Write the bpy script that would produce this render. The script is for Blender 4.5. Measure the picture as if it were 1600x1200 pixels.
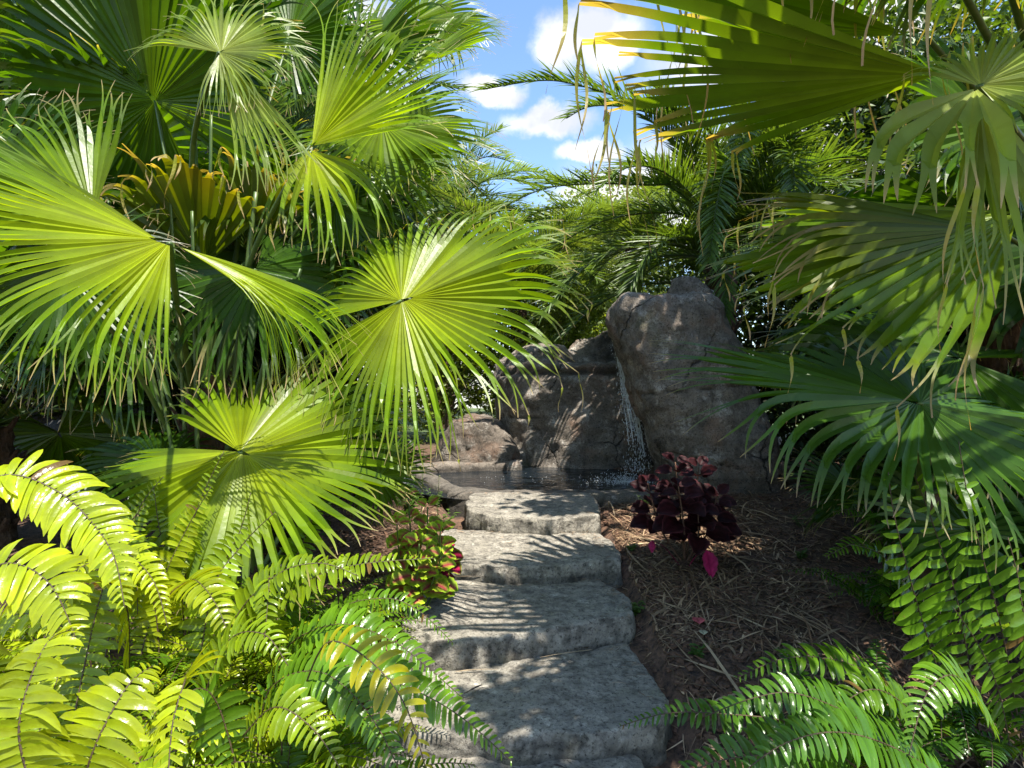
import bpy, bmesh, math, random
from mathutils import Vector, Matrix, noise
from math import radians as R, pi, sin, cos, sqrt, exp
rnd = random.Random(7)
for o in list(bpy.data.objects): bpy.data.objects.remove(o)
scn = bpy.context.scene
COL = scn.collection
# ------------------------------------------------------------ camera, sky, sun
F = 900.0
EYE = 1.5
cam_d = bpy.data.cameras.new('camera'); cam = bpy.data.objects.new('camera', cam_d); COL.objects.link(cam)
cam.location = (0, 0, EYE); cam.rotation_euler = (R(90), 0, 0)
cam_d.sensor_width = 36; cam_d.lens = 36*F/1600; cam_d.clip_start = 0.05; cam_d.clip_end = 2000
scn.camera = cam
SUNV = Vector((0.22, -0.36, 0.90)).normalized()
sun_d = bpy.data.lights.new('sun', 'SUN'); sun = bpy.data.objects.new('sun', sun_d); COL.objects.link(sun)
sun_d.energy = 4.7; sun_d.angle = R(0.5); sun_d.color = (1.0, 0.95, 0.86)
sun.rotation_euler = SUNV.to_track_quat('Z', 'Y').to_euler(); sun.location = SUNV*30
scn.view_settings.view_transform = 'Standard'; scn.view_settings.look = 'None'
scn.view_settings.exposure = 1.42; scn.view_settings.gamma = 1.0
scn.cycles.max_bounces = 8; scn.cycles.diffuse_bounces = 4; scn.cycles.transmission_bounces = 5
scn.cycles.transparent_max_bounces = 8; scn.cycles.use_denoising = True
scn.cycles.sample_clamp_indirect = 6

def P(px, py, Y):
    return Vector(((px-800)/F*Y, Y, EYE-(py-600)/F*Y))

def make_world():
    w = bpy.data.worlds.new('World'); scn.world = w; w.use_nodes = True
    nt = w.node_tree; N = nt.nodes; L = nt.links; N.clear()
    out = N.new('ShaderNodeOutputWorld'); bg = N.new('ShaderNodeBackground'); bg.inputs[1].default_value = 0.15
    sky = N.new('ShaderNodeTexSky'); sky.sky_type = 'NISHITA'; sky.sun_disc = False
    sky.sun_elevation = math.asin(SUNV.z); sky.sun_rotation = math.atan2(SUNV.x, SUNV.y)
    sky.altitude = 0; sky.air_density = 1.0; sky.dust_density = 0.4; sky.ozone_density = 2.5
    hsv = N.new('ShaderNodeHueSaturation'); hsv.inputs['Saturation'].default_value = 1.05; hsv.inputs['Value'].default_value = .86
    L.new(sky.outputs[0], hsv.inputs['Color'])
    tc = N.new('ShaderNodeTexCoord')
    nz = N.new('ShaderNodeTexNoise'); nz.inputs['Scale'].default_value = 11; nz.inputs['Detail'].default_value = 8; nz.inputs['Roughness'].default_value = 0.6
    L.new(tc.outputs['Generated'], nz.inputs['Vector'])
    sub = N.new('ShaderNodeVectorMath'); sub.operation = 'SUBTRACT'; sub.inputs[1].default_value = (.5, .5, .5)
    L.new(nz.outputs['Color'], sub.inputs[0])
    sc = N.new('ShaderNodeVectorMath'); sc.operation = 'SCALE'; sc.inputs['Scale'].default_value = 0.075
    L.new(sub.outputs[0], sc.inputs[0])
    add = N.new('ShaderNodeVectorMath'); add.operation = 'ADD'
    L.new(tc.outputs['Generated'], add.inputs[0]); L.new(sc.outputs[0], add.inputs[1])
    # clouds: (azimuth-ish direction, horizontal radius, vertical radius)
    clouds = [(925, 62, .078, .036), (878, 74, .045, .034), (852, 192, .065, .024), (925, 236, .05, .016), (765, 140, .05, .018),
              (1250, 60, .2, .05), (960, 300, .10, .03), (420, 60, .2, .1), (1200, 300, .3, .1)]
    prev = None
    for (cx, cy, rx, ry) in clouds:
        d = Vector(((cx-800)/F, 1, (600-cy)/F)).normalized()
        s2 = N.new('ShaderNodeVectorMath'); s2.operation = 'SUBTRACT'; s2.inputs[1].default_value = d; L.new(add.outputs[0], s2.inputs[0])
        m = N.new('ShaderNodeVectorMath'); m.operation = 'MULTIPLY'; m.inputs[1].default_value = (1/rx, 1/rx, 1/ry); L.new(s2.outputs[0], m.inputs[0])
        ln = N.new('ShaderNodeVectorMath'); ln.operation = 'LENGTH'; L.new(m.outputs[0], ln.inputs[0])
        if prev is None: prev = ln.outputs['Value']
        else:
            mn = N.new('ShaderNodeMath'); mn.operation = 'MINIMUM'; L.new(prev, mn.inputs[0]); L.new(ln.outputs['Value'], mn.inputs[1]); prev = mn.outputs[0]
    mr = N.new('ShaderNodeMapRange'); mr.interpolation_type = 'SMOOTHSTEP'
    mr.inputs['From Min'].default_value = 0.62; mr.inputs['From Max'].default_value = 1.28; mr.inputs['To Min'].default_value = 1; mr.inputs['To Max'].default_value = 0
    L.new(prev, mr.inputs['Value'])
    nz2 = N.new('ShaderNodeTexNoise'); nz2.inputs['Scale'].default_value = 14; nz2.inputs['Detail'].default_value = 4
    L.new(tc.outputs['Generated'], nz2.inputs['Vector'])
    cr = N.new('ShaderNodeValToRGB'); cr.color_ramp.elements[0].position = .35; cr.color_ramp.elements[0].color = (2.2, 2.3, 2.5, 1)
    cr.color_ramp.elements[1].position = .6; cr.color_ramp.elements[1].color = (3.4, 3.4, 3.4, 1)
    L.new(nz2.outputs['Fac'], cr.inputs[0])
    mx = N.new('ShaderNodeMix'); mx.data_type = 'RGBA'
    L.new(mr.outputs[0], mx.inputs[0]); L.new(hsv.outputs[0], mx.inputs[6]); L.new(cr.outputs[0], mx.inputs[7])
    L.new(mx.outputs[2], bg.inputs[0]); L.new(bg.outputs[0], out.inputs[0])
make_world()

# ------------------------------------------------------------ mesh collector and tagging
class MB:
    def __init__(s): s.v = []; s.f = []; s.c = []; s.m = []
    def vert(s, p, c=(1, 1, 1)):
        s.v.append((p[0], p[1], p[2])); s.c.append((c[0], c[1], c[2], 1.0)); return len(s.v)-1
    def face(s, idx, m=0): s.f.append(idx); s.m.append(m)
    def build(s, name, mats, parent=None, smooth=False, loc=None):
        if loc is None: loc = ORI[parent.name] if parent else Vector((0, 0, 0))
        loc = Vector(loc); me = bpy.data.meshes.new(name)
        me.from_pydata([(x-loc.x, y-loc.y, z-loc.z) for x, y, z in s.v], [], s.f)
        at = me.color_attributes.new('Col', 'FLOAT_COLOR', 'POINT')
        at.data.foreach_set('color', [k for c in s.c for k in c])
        if not isinstance(mats, (list, tuple)): mats = [mats]
        for m in mats: me.materials.append(m)
        if len(mats) > 1: me.polygons.foreach_set('material_index', s.m)
        if smooth: me.polygons.foreach_set('use_smooth', [True]*len(s.f))
        me.update()
        o = bpy.data.objects.new(name, me); COL.objects.link(o)
        if parent: o.parent = parent
        else: o.location = loc
        ORI[o.name] = loc
        return o
ORI = {}
def tag(o, label=None, cat=None, group=None, kind=None):
    if label: o['label'] = label
    if cat: o['category'] = cat
    if group: o['group'] = group
    if kind: o['kind'] = kind
    return o
def thing(name, loc, label, cat, group=None):
    o = bpy.data.objects.new(name, None); COL.objects.link(o); o.location = loc; o.empty_display_size = .1
    ORI[o.name] = Vector(loc); return tag(o, label, cat, group)

# ------------------------------------------------------------ materials
def new_mat(name):
    m = bpy.data.materials.new(name); m.use_nodes = True
    nt = m.node_tree; nt.nodes.clear(); return m, nt.nodes, nt.links
def leaf_mat(name, trans=.4, rough=.38, tw=(1.9, 1.7, .5), spec=.5, nscale=18, namt=.35, spots=0):
    m, N, L = new_mat(name)
    out = N.new('ShaderNodeOutputMaterial'); pb = N.new('ShaderNodeBsdfPrincipled'); tr = N.new('ShaderNodeBsdfTranslucent'); mx = N.new('ShaderNodeMixShader')
    at = N.new('ShaderNodeAttribute'); at.attribute_name = 'Col'
    tc = N.new('ShaderNodeTexCoord'); nz = N.new('ShaderNodeTexNoise'); nz.inputs['Scale'].default_value = nscale; nz.inputs['Detail'].default_value = 4
    L.new(tc.outputs['Object'], nz.inputs['Vector'])
    mr = N.new('ShaderNodeMapRange'); mr.inputs['From Min'].default_value = .3; mr.inputs['From Max'].default_value = .7
    mr.inputs['To Min'].default_value = 1-namt; mr.inputs['To Max'].default_value = 1+namt
    L.new(nz.outputs['Fac'], mr.inputs['Value'])
    ml = N.new('ShaderNodeVectorMath'); ml.operation = 'SCALE'; L.new(at.outputs['Color'], ml.inputs[0]); L.new(mr.outputs[0], ml.inputs['Scale'])
    if spots:
        ns = N.new('ShaderNodeTexNoise'); ns.inputs['Scale'].default_value = 48; ns.inputs['Detail'].default_value = 5; ns.inputs['Roughness'].default_value = .7; L.new(tc.outputs['Object'], ns.inputs['Vector'])
        rs = N.new('ShaderNodeMapRange'); rs.inputs['From Min'].default_value = .68; rs.inputs['From Max'].default_value = .76; rs.inputs['To Max'].default_value = spots; L.new(ns.outputs['Fac'], rs.inputs['Value'])
        xs = N.new('ShaderNodeMix'); xs.data_type = 'RGBA'; L.new(rs.outputs[0], xs.inputs[0]); L.new(ml.outputs[0], xs.inputs[6]); xs.inputs[7].default_value = (.22, .14, .05, 1)
        class _o: outputs = [xs.outputs[2]]
        ml = _o
    t2 = N.new('ShaderNodeVectorMath'); t2.operation = 'MULTIPLY'; t2.inputs[1].default_value = tw; L.new(ml.outputs[0], t2.inputs[0])
    L.new(ml.outputs[0], pb.inputs['Base Color']); L.new(t2.outputs[0], tr.inputs['Color'])
    pb.inputs['Roughness'].default_value = rough; pb.inputs['Specular IOR Level'].default_value = spec
    n2 = N.new('ShaderNodeTexNoise'); n2.inputs['Scale'].default_value = nscale*6; n2.inputs['Detail'].default_value = 3
    L.new(tc.outputs['Object'], n2.inputs['Vector'])
    bp = N.new('ShaderNodeBump'); bp.inputs['Strength'].default_value = .25; bp.inputs['Distance'].default_value = .004
    L.new(n2.outputs['Fac'], bp.inputs['Height']); L.new(bp.outputs[0], pb.inputs['Normal'])
    mx.inputs[0].default_value = trans
    L.new(pb.outputs[0], mx.inputs[1]); L.new(tr.outputs[0], mx.inputs[2]); L.new(mx.outputs[0], out.inputs[0])
    return m
M_FAN = leaf_mat('fan_leaf', .46, .36, tw=(1.9, 1.7, .3), spec=.3, nscale=9, namt=.16, spots=.8)
M_FERN = leaf_mat('fern_leaf', .45, .25, tw=(1.9, 1.6, .4), spec=.42, namt=.2, spots=.7)
M_FEA = leaf_mat('feather_leaf', .4, .4, tw=(1.9, 1.7, .5))
M_BUSH = leaf_mat('bush_leaf', .35, .5)
M_COL = leaf_mat('coleus_leaf', .2, .5, tw=(1.3, 1.0, 1.0), spec=.12)
def plain(name, c1, c2, scale=20, rough=.8, bump=.5, dist=.01, detail=6, stretch=(1, 1, 1)):
    m, N, L = new_mat(name)
    out = N.new('ShaderNodeOutputMaterial'); pb = N.new('ShaderNodeBsdfPrincipled'); tc = N.new('ShaderNodeTexCoord')
    mp = N.new('ShaderNodeMapping'); mp.inputs['Scale'].default_value = stretch; L.new(tc.outputs['Object'], mp.inputs[0])
    nz = N.new('ShaderNodeTexNoise'); nz.inputs['Scale'].default_value = scale; nz.inputs['Detail'].default_value = detail; nz.inputs['Roughness'].default_value = .65
    L.new(mp.outputs[0], nz.inputs['Vector'])
    cr = N.new('ShaderNodeValToRGB'); cr.color_ramp.elements[0].position = .3; cr.color_ramp.elements[0].color = (*c1, 1)
    cr.color_ramp.elements[1].position = .7; cr.color_ramp.elements[1].color = (*c2, 1)
    L.new(nz.outputs['Fac'], cr.inputs[0]); L.new(cr.outputs[0], pb.inputs['Base Color']); pb.inputs['Roughness'].default_value = rough
    bp = N.new('ShaderNodeBump'); bp.inputs['Strength'].default_value = bump; bp.inputs['Distance'].default_value = dist
    L.new(nz.outputs['Fac'], bp.inputs['Height']); L.new(bp.outputs[0], pb.inputs['Normal']); L.new(pb.outputs[0], out.inputs[0])
    return m
M_STEM = plain('green_stalk', (.03, .065, .012), (.085, .13, .02), 30, .45, .2, .003, 4, (1, 1, .2))
M_RACH = plain('fern_stalk', (.03, .018, .008), (.07, .045, .015), 60, .6)
M_BARK = plain('palm_bark', (.02, .012, .008), (.13, .075, .04), 22, .95, 1, .04, 8, (1, 1, .35))
M_TREE = plain('tree_bark', (.06, .045, .035), (.2, .16, .12), 14, .95, 1, .03, 8, (1, 1, .25))
M_STRAW = leaf_mat('straw', .12, .7, tw=(1.2, 1.1, .9), spec=.2)
M_CHIP = plain('bark_chip', (.03, .016, .010), (.17, .088, .050), 35, .95)
M_WALL = plain('painted_wall', (.62, .62, .6), (.78, .78, .76), 6, .8, .2)

def rock_mat(name, dark, mid, light, green, lichen=.5, scale=1.0, red=1.0, crack=1.0):
    m, N, L = new_mat(name)
    out = N.new('ShaderNodeOutputMaterial'); pb = N.new('ShaderNodeBsdfPrincipled'); tc = N.new('ShaderNodeTexCoord')
    def nz(s, d=8, r=.65, off=(0, 0, 0)):
        n = N.new('ShaderNodeTexNoise'); n.inputs['Scale'].default_value = s*scale; n.inputs['Detail'].default_value = d; n.inputs['Roughness'].default_value = r
        mp = N.new('ShaderNodeMapping'); mp.inputs['Location'].default_value = off; L.new(tc.outputs['Object'], mp.inputs[0]); L.new(mp.outputs[0], n.inputs['Vector']); return n
    def ramp(src, p0, p1, c0=(0, 0, 0), c1=(1, 1, 1)):
        c = N.new('ShaderNodeValToRGB'); c.color_ramp.elements[0].position = p0; c.color_ramp.elements[1].position = p1
        c.color_ramp.elements[0].color = (*c0, 1); c.color_ramp.elements[1].color = (*c1, 1); L.new(src, c.inputs[0]); return c.outputs[0]
    def mix(fac, a, b):
        x = N.new('ShaderNodeMix'); x.data_type = 'RGBA'; L.new(fac, x.inputs[0])
        if isinstance(a, tuple): x.inputs[6].default_value = (*a, 1)
        else: L.new(a, x.inputs[6])
        if isinstance(b, tuple): x.inputs[7].default_value = (*b, 1)
        else: L.new(b, x.inputs[7])
        return x.outputs[2]
    big = nz(2.2, 5); med = nz(9, 9, .7, (3, 1, 2)); fine = nz(70 if scale < 2 else 32, 6, .8, (7, 7, 7)); li = nz(4.5, 9, .72, (11, 5, 3)); gr = nz(1.7, 6, .6, (2, 8, 5)); rd = nz(3.1, 6, .6, (5, 3, 9))
    c = ramp(med.outputs['Fac'], .36, .62, dark, mid)
    c = mix(ramp(rd.outputs['Fac'], .52, .7), c, tuple(a*b for a, b in zip(mid, (1.0, .74, .62) if red < 1 else (.82, .82, .80))))
    c = mix(ramp(gr.outputs['Fac'], .6, .74), c, green)
    lm0 = ramp(li.outputs['Fac'], .70-.25*lichen, .80-.25*lichen)
    sp = nz(26, 8, .8, (1, 9, 4)); lmx = N.new('ShaderNodeMath'); lmx.operation = 'MULTIPLY'; L.new(lm0, lmx.inputs[0]); L.new(ramp(sp.outputs['Fac'], .38, .58), lmx.inputs[1]); lm = lmx.outputs[0]
    c = mix(lm, c, light)
    c = mix(ramp(fine.outputs['Fac'], .52, .62), c, tuple(a*.4 for a in dark)); c = mix(ramp(fine.outputs['Fac'], .30, .38, (1, 1, 1), (0, 0, 0)), c, light)
    vo = N.new('ShaderNodeTexVoronoi'); vo.feature = 'DISTANCE_TO_EDGE'; vo.inputs['Scale'].default_value = 1.1 if scale < 2 else .8
    dn = nz(5, 5, .6, (4, 4, 4)); va = N.new('ShaderNodeVectorMath'); va.operation = 'SCALE'; va.inputs['Scale'].default_value = .16; L.new(dn.outputs['Color'], va.inputs[0])
    vb = N.new('ShaderNodeVectorMath'); vb.operation = 'ADD'; L.new(va.outputs[0], vb.inputs[0]); L.new(tc.outputs['Object'], vb.inputs[1]); L.new(vb.outputs[0], vo.inputs['Vector'])
    ck = ramp(vo.outputs['Distance'], 0, .009, (crack,)*3, (0, 0, 0)); cm = N.new('ShaderNodeMath'); cm.operation = 'MULTIPLY'; L.new(ck, cm.inputs[0]); L.new(ramp(gr.outputs['Fac'], .42, .55), cm.inputs[1])
    c = mix(cm.outputs[0], c, tuple(a*.3 for a in dark))
    at = N.new('ShaderNodeAttribute'); at.attribute_name = 'Col'
    mm = N.new('ShaderNodeVectorMath'); mm.operation = 'MULTIPLY'; L.new(c, mm.inputs[0]); L.new(at.outputs['Color'], mm.inputs[1])
    L.new(mm.outputs[0], pb.inputs['Base Color']); pb.inputs['Roughness'].default_value = .85
    ad = N.new('ShaderNodeMath'); ad.operation = 'MULTIPLY_ADD'; L.new(fine.outputs['Fac'], ad.inputs[0]); ad.inputs[1].default_value = .35; L.new(med.outputs['Fac'], ad.inputs[2])
    cs = N.new('ShaderNodeMath'); cs.operation = 'SUBTRACT'; L.new(ad.outputs[0], cs.inputs[0]); L.new(cm.outputs[0], cs.inputs[1]); ad = cs
    bp = N.new('ShaderNodeBump'); bp.inputs['Strength'].default_value = 1.0; bp.inputs['Distance'].default_value = .035/scale**.5
    L.new(ad.outputs[0], bp.inputs['Height']); L.new(bp.outputs[0], pb.inputs['Normal']); L.new(pb.outputs[0], out.inputs[0])
    return m
M_ROCK = rock_mat('boulder_rock', (.10, .082, .064), (.26, .218, .175), (.50, .46, .40), (.11, .11, .045), .72, 1.0, red=.8)
M_STEP = rock_mat('step_stone', (.125, .11, .09), (.37, .335, .28), (.58, .54, .46), (.24, .225, .16), .55, 2.2, crack=0)
M_RIM = rock_mat('rim_stone', (.06, .052, .042), (.18, .155, .125), (.40, .37, .33), (.15, .15, .10), .5, 1.6)
M_DARKROCK = rock_mat('far_rock', (.02, .02, .02), (.07, .066, .06), (.2, .2, .19), (.03, .04, .02), .3)

def water_mat():
    m, N, L = new_mat('pool_water')
    out = N.new('ShaderNodeOutputMaterial'); pb = N.new('ShaderNodeBsdfPrincipled'); tc = N.new('ShaderNodeTexCoord')
    pb.inputs['Base Color'].default_value = (.008, .012, .016, 1); pb.inputs['Roughness'].default_value = .04; pb.inputs['IOR'].default_value = 1.33
    n = N.new('ShaderNodeTexNoise'); n.inputs['Scale'].default_value = 7; n.inputs['Detail'].default_value = 4; n.inputs['Distortion'].default_value = .6
    L.new(tc.outputs['Object'], n.inputs['Vector'])
    bp = N.new('ShaderNodeBump'); bp.inputs['Strength'].default_value = .35; bp.inputs['Distance'].default_value = .05
    L.new(n.outputs['Fac'], bp.inputs['Height']); L.new(bp.outputs[0], pb.inputs['Normal']); L.new(pb.outputs[0], out.inputs[0]); return m
M_WATER = water_mat()
def drop_mat():
    m, N, L = new_mat('falling_water')
    out = N.new('ShaderNodeOutputMaterial'); pb = N.new('ShaderNodeBsdfPrincipled')
    pb.inputs['Base Color'].default_value = (.85, .88, .9, 1); pb.inputs['Roughness'].default_value = .08; pb.inputs['Transmission Weight'].default_value = .35; pb.inputs['IOR'].default_value = 1.33
    L.new(pb.outputs[0], out.inputs[0]); return m
M_DROP = drop_mat()
def ground_mat():
    m, N, L = new_mat('mulch_ground')
    out = N.new('ShaderNodeOutputMaterial'); pb = N.new('ShaderNodeBsdfPrincipled'); tc = N.new('ShaderNodeTexCoord')
    n = N.new('ShaderNodeTexNoise'); n.inputs['Scale'].default_value = 28; n.inputs['Detail'].default_value = 8; n.inputs['Roughness'].default_value = .7
    L.new(tc.outputs['Object'], n.inputs['Vector'])
    cr = N.new('ShaderNodeValToRGB'); e = cr.color_ramp.elements; e[0].position = .35; e[0].color = (.012, .007, .0045, 1); e[1].position = .72; e[1].color = (.22, .120, .070, 1)
    L.new(n.outputs['Fac'], cr.inputs[0])
    sx = N.new('ShaderNodeSeparateXYZ'); L.new(tc.outputs['Object'], sx.inputs[0])
    mr = N.new('ShaderNodeMapRange'); mr.inputs['From Min'].default_value = 7.5; mr.inputs['From Max'].default_value = 10; L.new(sx.outputs['Y'], mr.inputs['Value'])
    mx = N.new('ShaderNodeMix'); mx.data_type = 'RGBA'; L.new(mr.outputs[0], mx.inputs[0]); L.new(cr.outputs[0], mx.inputs[6]); mx.inputs[7].default_value = (.06, .09, .025, 1)
    L.new(mx.outputs[2], pb.inputs['Base Color']); pb.inputs['Roughness'].default_value = .95
    bp = N.new('ShaderNodeBump'); bp.inputs['Strength'].default_value = .9; bp.inputs['Distance'].default_value = .02
    L.new(n.outputs['Fac'], bp.inputs['Height']); L.new(bp.outputs[0], pb.inputs['Normal']); L.new(pb.outputs[0], out.inputs[0]); return m
M_GROUND = ground_mat()

# ------------------------------------------------------------ ground
GZ = [(-8, .1), (0, .2), (1.2, .27), (1.85, .345), (2.3, .44), (2.8, .52), (3.4, .58), (4.2, .62), (8, .66), (200, .66)]
def prof(y):
    for (a, za), (b, zb) in zip(GZ, GZ[1:]):
        if y <= b: return za+(zb-za)*max(0, (y-a))/(b-a)
    return GZ[-1][1]
def zg(x, y):
    z = prof(y)
    if abs(x) < 6 and y < 9: z += .018*noise.noise(Vector((x*3, y*3, 0)))+.010*noise.noise(Vector((x*11, y*11, 3)))
    if x > .5: z += .05*min(1, (x-.5)/1.0)
    d = ((x-.1)/1.0)**2+((y-5.05)/.95)**2
    if d < 1.3: z -= .4*min(1, (1.3-d)/.4)
    if -.5 < x < .6 and y < 4.2: z -= .05
    return z
def make_ground():
    xs = [-3+.05*i for i in range(121)]; d = .06; x = 3
    ext = []
    while x < 90: d *= 1.18; x += d; ext.append(x)
    xs = [-e for e in reversed(ext)]+xs+ext
    ys = [-.5+.05*i for i in range(151)]; d = .06; y = 7; e2 = []
    while y < 160: d *= 1.15; y += d; e2.append(y)
    ys = [-12, -6, -3, -1.5, -1]+ys+e2
    mb = MB()
    for y in ys:
        for x in xs: mb.vert((x, y, zg(x, y)))
    n = len(xs)
    for j in range(len(ys)-1):
        for i in range(n-1): a = j*n+i; mb.face((a, a+1, a+n+1, a+n))
    tag(mb.build('ground', M_GROUND, smooth=True), kind='structure')
make_ground()

# ------------------------------------------------------------ stone steps
def slab(label, pts, ztop, th, seed, name='stepping_stone'):
    """irregular slab: pts = plan outline (x,y) counter-clockwise"""
    r = random.Random(seed); n = len(pts); res = []
    M = 320
    # resample outline with Catmull-Rom through rounded corners
    per = []
    for i in range(n):
        a = Vector(pts[i]); b = Vector(pts[(i+1) % n]); per.append((b-a).length)
    tot = sum(per); out = []
    for k in range(M):
        s = tot*k/M; i = 0
        while s > per[i]: s -= per[i]; i += 1
        a = Vector(pts[i]); b = Vector(pts[(i+1) % n]); out.append(a.lerp(b, s/per[i]))
    for _ in range(3): out = [(out[i-1]+out[i]*2+out[(i+1) % M])/4 for i in range(M)]
    c = sum(out, Vector((0, 0)))/M
    out = [o+(o-c).normalized()*(.022*noise.noise(Vector((o.x*7, o.y*7, seed)))+.009*noise.noise(Vector((o.x*25, o.y*25, seed)))) for o in out]
    mb = MB()
    rings = [(1.03, -th-.09), (1.0, -th), (1.004, -th*.75), (1.0, -th*.5), (1.0, -th*.28), (.995, -.018), (.988, -.006), (.975, -.001)]+[(.975*(1-(k/22)), 0) for k in range(1, 22)]
    for (sc, z) in rings:
        for o in out:
            p = c+(o-c)*sc; side = 1 if sc > .97 else 0
            q = Vector((p.x, p.y, ztop+z))
            nn = (.006*noise.noise(Vector((q.x*9, q.y*9, q.z*30+seed))) + .006*noise.noise(Vector((q.x*30, q.y*30, q.z*40))) + .004*noise.noise(Vector((q.x*60, q.y*60, q.z*60))))*side
            d = (o-c).normalized(); q.x += d.x*nn; q.y += d.y*nn
            if z > -.02: q.z += .012*noise.noise(Vector((q.x*4, q.y*4, seed*3.1)))+.006*noise.noise(Vector((q.x*15, q.y*15, seed)))+.003*noise.noise(Vector((q.x*45, q.y*45, seed)))
            # weathered dark blotches along the vertical edge
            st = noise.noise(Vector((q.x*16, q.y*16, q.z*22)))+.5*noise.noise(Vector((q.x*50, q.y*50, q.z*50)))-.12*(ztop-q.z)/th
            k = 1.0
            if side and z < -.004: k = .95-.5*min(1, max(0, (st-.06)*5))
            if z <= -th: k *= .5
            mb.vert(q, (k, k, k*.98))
    nr = len(rings)
    for j in range(nr-1):
        for i in range(M): a = j*M+i; b = j*M+(i+1) % M; mb.face((a, b, b+M, a+M))
    ci = mb.vert((c.x, c.y, ztop+.004))
    for i in range(M): mb.face(((nr-1)*M+i, (nr-1)*M+(i+1) % M, ci))
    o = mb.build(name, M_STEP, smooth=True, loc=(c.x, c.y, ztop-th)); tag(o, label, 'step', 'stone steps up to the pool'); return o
slab('topmost stone step with a raised front edge, against the dark pool water', [(-.26, 3.56), (-.12, 3.42), (.25, 3.38), (.53, 3.45), (.58, 3.8), (.57, 4.2), (-.3, 4.2), (-.31, 3.8)], .71, .105, 1)
slab('second stone step from the pool, striped with leaf shadows', [(-.33, 2.86), (-.1, 2.80), (.3, 2.82), (.53, 2.9), (.58, 3.05), (.53, 3.46), (.0, 3.5), (-.42, 3.5), (-.42, 3.2)], .615, .065, 2)
slab('middle stone step with a thick blackened front edge, third from the pool', [(-.42, 2.14), (-.2, 2.18), (.1, 2.27), (.40, 2.38), (.51, 2.42), (.53, 2.62), (.44, 2.9), (0, 2.9), (-.4, 2.88), (-.46, 2.5)], .53, .11, 3)
slab('wide grey stone step with pale lichen, second from the front', [(-.46, 1.80), (0, 1.76), (.30, 1.78), (.47, 1.83), (.54, 1.98), (.52, 2.3), (.46, 2.44), (0, 2.4), (-.5, 2.3)], .42, .07, 4)
slab('nearest stone step, partly cut off by the bottom of the photo', [(-.5, 1.15), (.42, 1.15), (.46, 1.4), (.4, 1.80), (0, 1.86), (-.5, 1.86)], .345, .1, 5)

# ------------------------------------------------------------ rocks
def remesh_rock(name, label, parts, mat, vox=.035, amp=.05, seed=0, cracks_lip_shade=(), cat='boulder', base=None, post=None):
    """parts: closed loft tubes given as rows (z, x0, x1, yf, yb); merged by voxel remesh, then displaced"""
    bm = bmesh.new()
    for rows, ex in parts:
        n = 40; prev = None; first = None
        for (z, x0, x1, yf, yb) in rows:
            cx, cy, rx, ry = (x0+x1)/2, (yf+yb)/2, (x1-x0)/2, (yb-yf)/2; ring = []
            for k in range(n):
                a = 2*pi*k/n; ca, sa = cos(a), sin(a)
                ring.append(bm.verts.new((cx+rx*math.copysign(abs(ca)**ex, ca), cy+ry*math.copysign(abs(sa)**ex, sa), z)))
            if prev:
                for k in range(n): bm.faces.new((prev[k], prev[(k+1) % n], ring[(k+1) % n], ring[k]))
            else: first = ring
            prev = ring
        bm.faces.new(list(reversed(first))); bm.faces.new(prev)
    me = bpy.data.meshes.new('tmp'); bm.to_mesh(me); bm.free(); o = bpy.data.objects.new('tmp', me); COL.objects.link(o)
    md = o.modifiers.new('r', 'REMESH'); md.mode = 'VOXEL'; md.voxel_size = vox
    sm = o.modifiers.new('s', 'SMOOTH'); sm.iterations = 8; sm.factor = .6
    dg = bpy.context.evaluated_depsgraph_get(); ev = o.evaluated_get(dg); m2 = bpy.data.meshes.new_from_object(ev)
    bpy.data.objects.remove(o)
    bm = bmesh.new(); bm.from_mesh(m2); bm.normal_update(); cl = []
    new = []
    for v in bm.verts:
        p = v.co; nn = v.normal
        d = amp*(noise.noise(p*1.6+Vector((seed, 0, 0)))*1.2+noise.noise(p*4.1+Vector((0, seed, 0)))*.6)+amp*.35*noise.noise(p*10)+amp*.16*noise.noise(p*24)
        d += amp*.9*(abs(noise.noise(p*2.6+Vector((seed, 5, 5))))-.3)+amp*.35*(abs(noise.noise(p*7+Vector((seed, 5, 5))))-.3)+amp*.12*noise.noise(p*40)
        col = 1.0
        for (cz, slope, wob, w, *dp) in cracks_lip_shade:
            zc = cz+slope*p.x+wob*noise.noise(Vector((p.x*1.3, p.y*1.3, cz)))
            t = abs(p.z-zc)/w
            g = noise.noise(Vector((p.x*1.1, p.y*1.1, cz*7)))
            if t < 1 and g > -.25: d -= (dp[0] if dp else .035)*(1-t); col = min(col, .35+.65*t)
        new.append(p+nn*d); cl.append(col)
    for v, q in zip(bm.verts, new): v.co = q
    mb = MB(); b = Vector(base)
    for v, c in zip(bm.verts, cl):
        c3 = (c, c, c)
        if post: c3 = post(v.co, v.normal, c)
        mb.vert(v.co, c3)
    for f in bm.faces: mb.face(tuple(v.index for v in f.verts))
    bm.free(); ob = mb.build(name, mat, smooth=True, loc=b); tag(ob, label, cat); return ob

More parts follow.
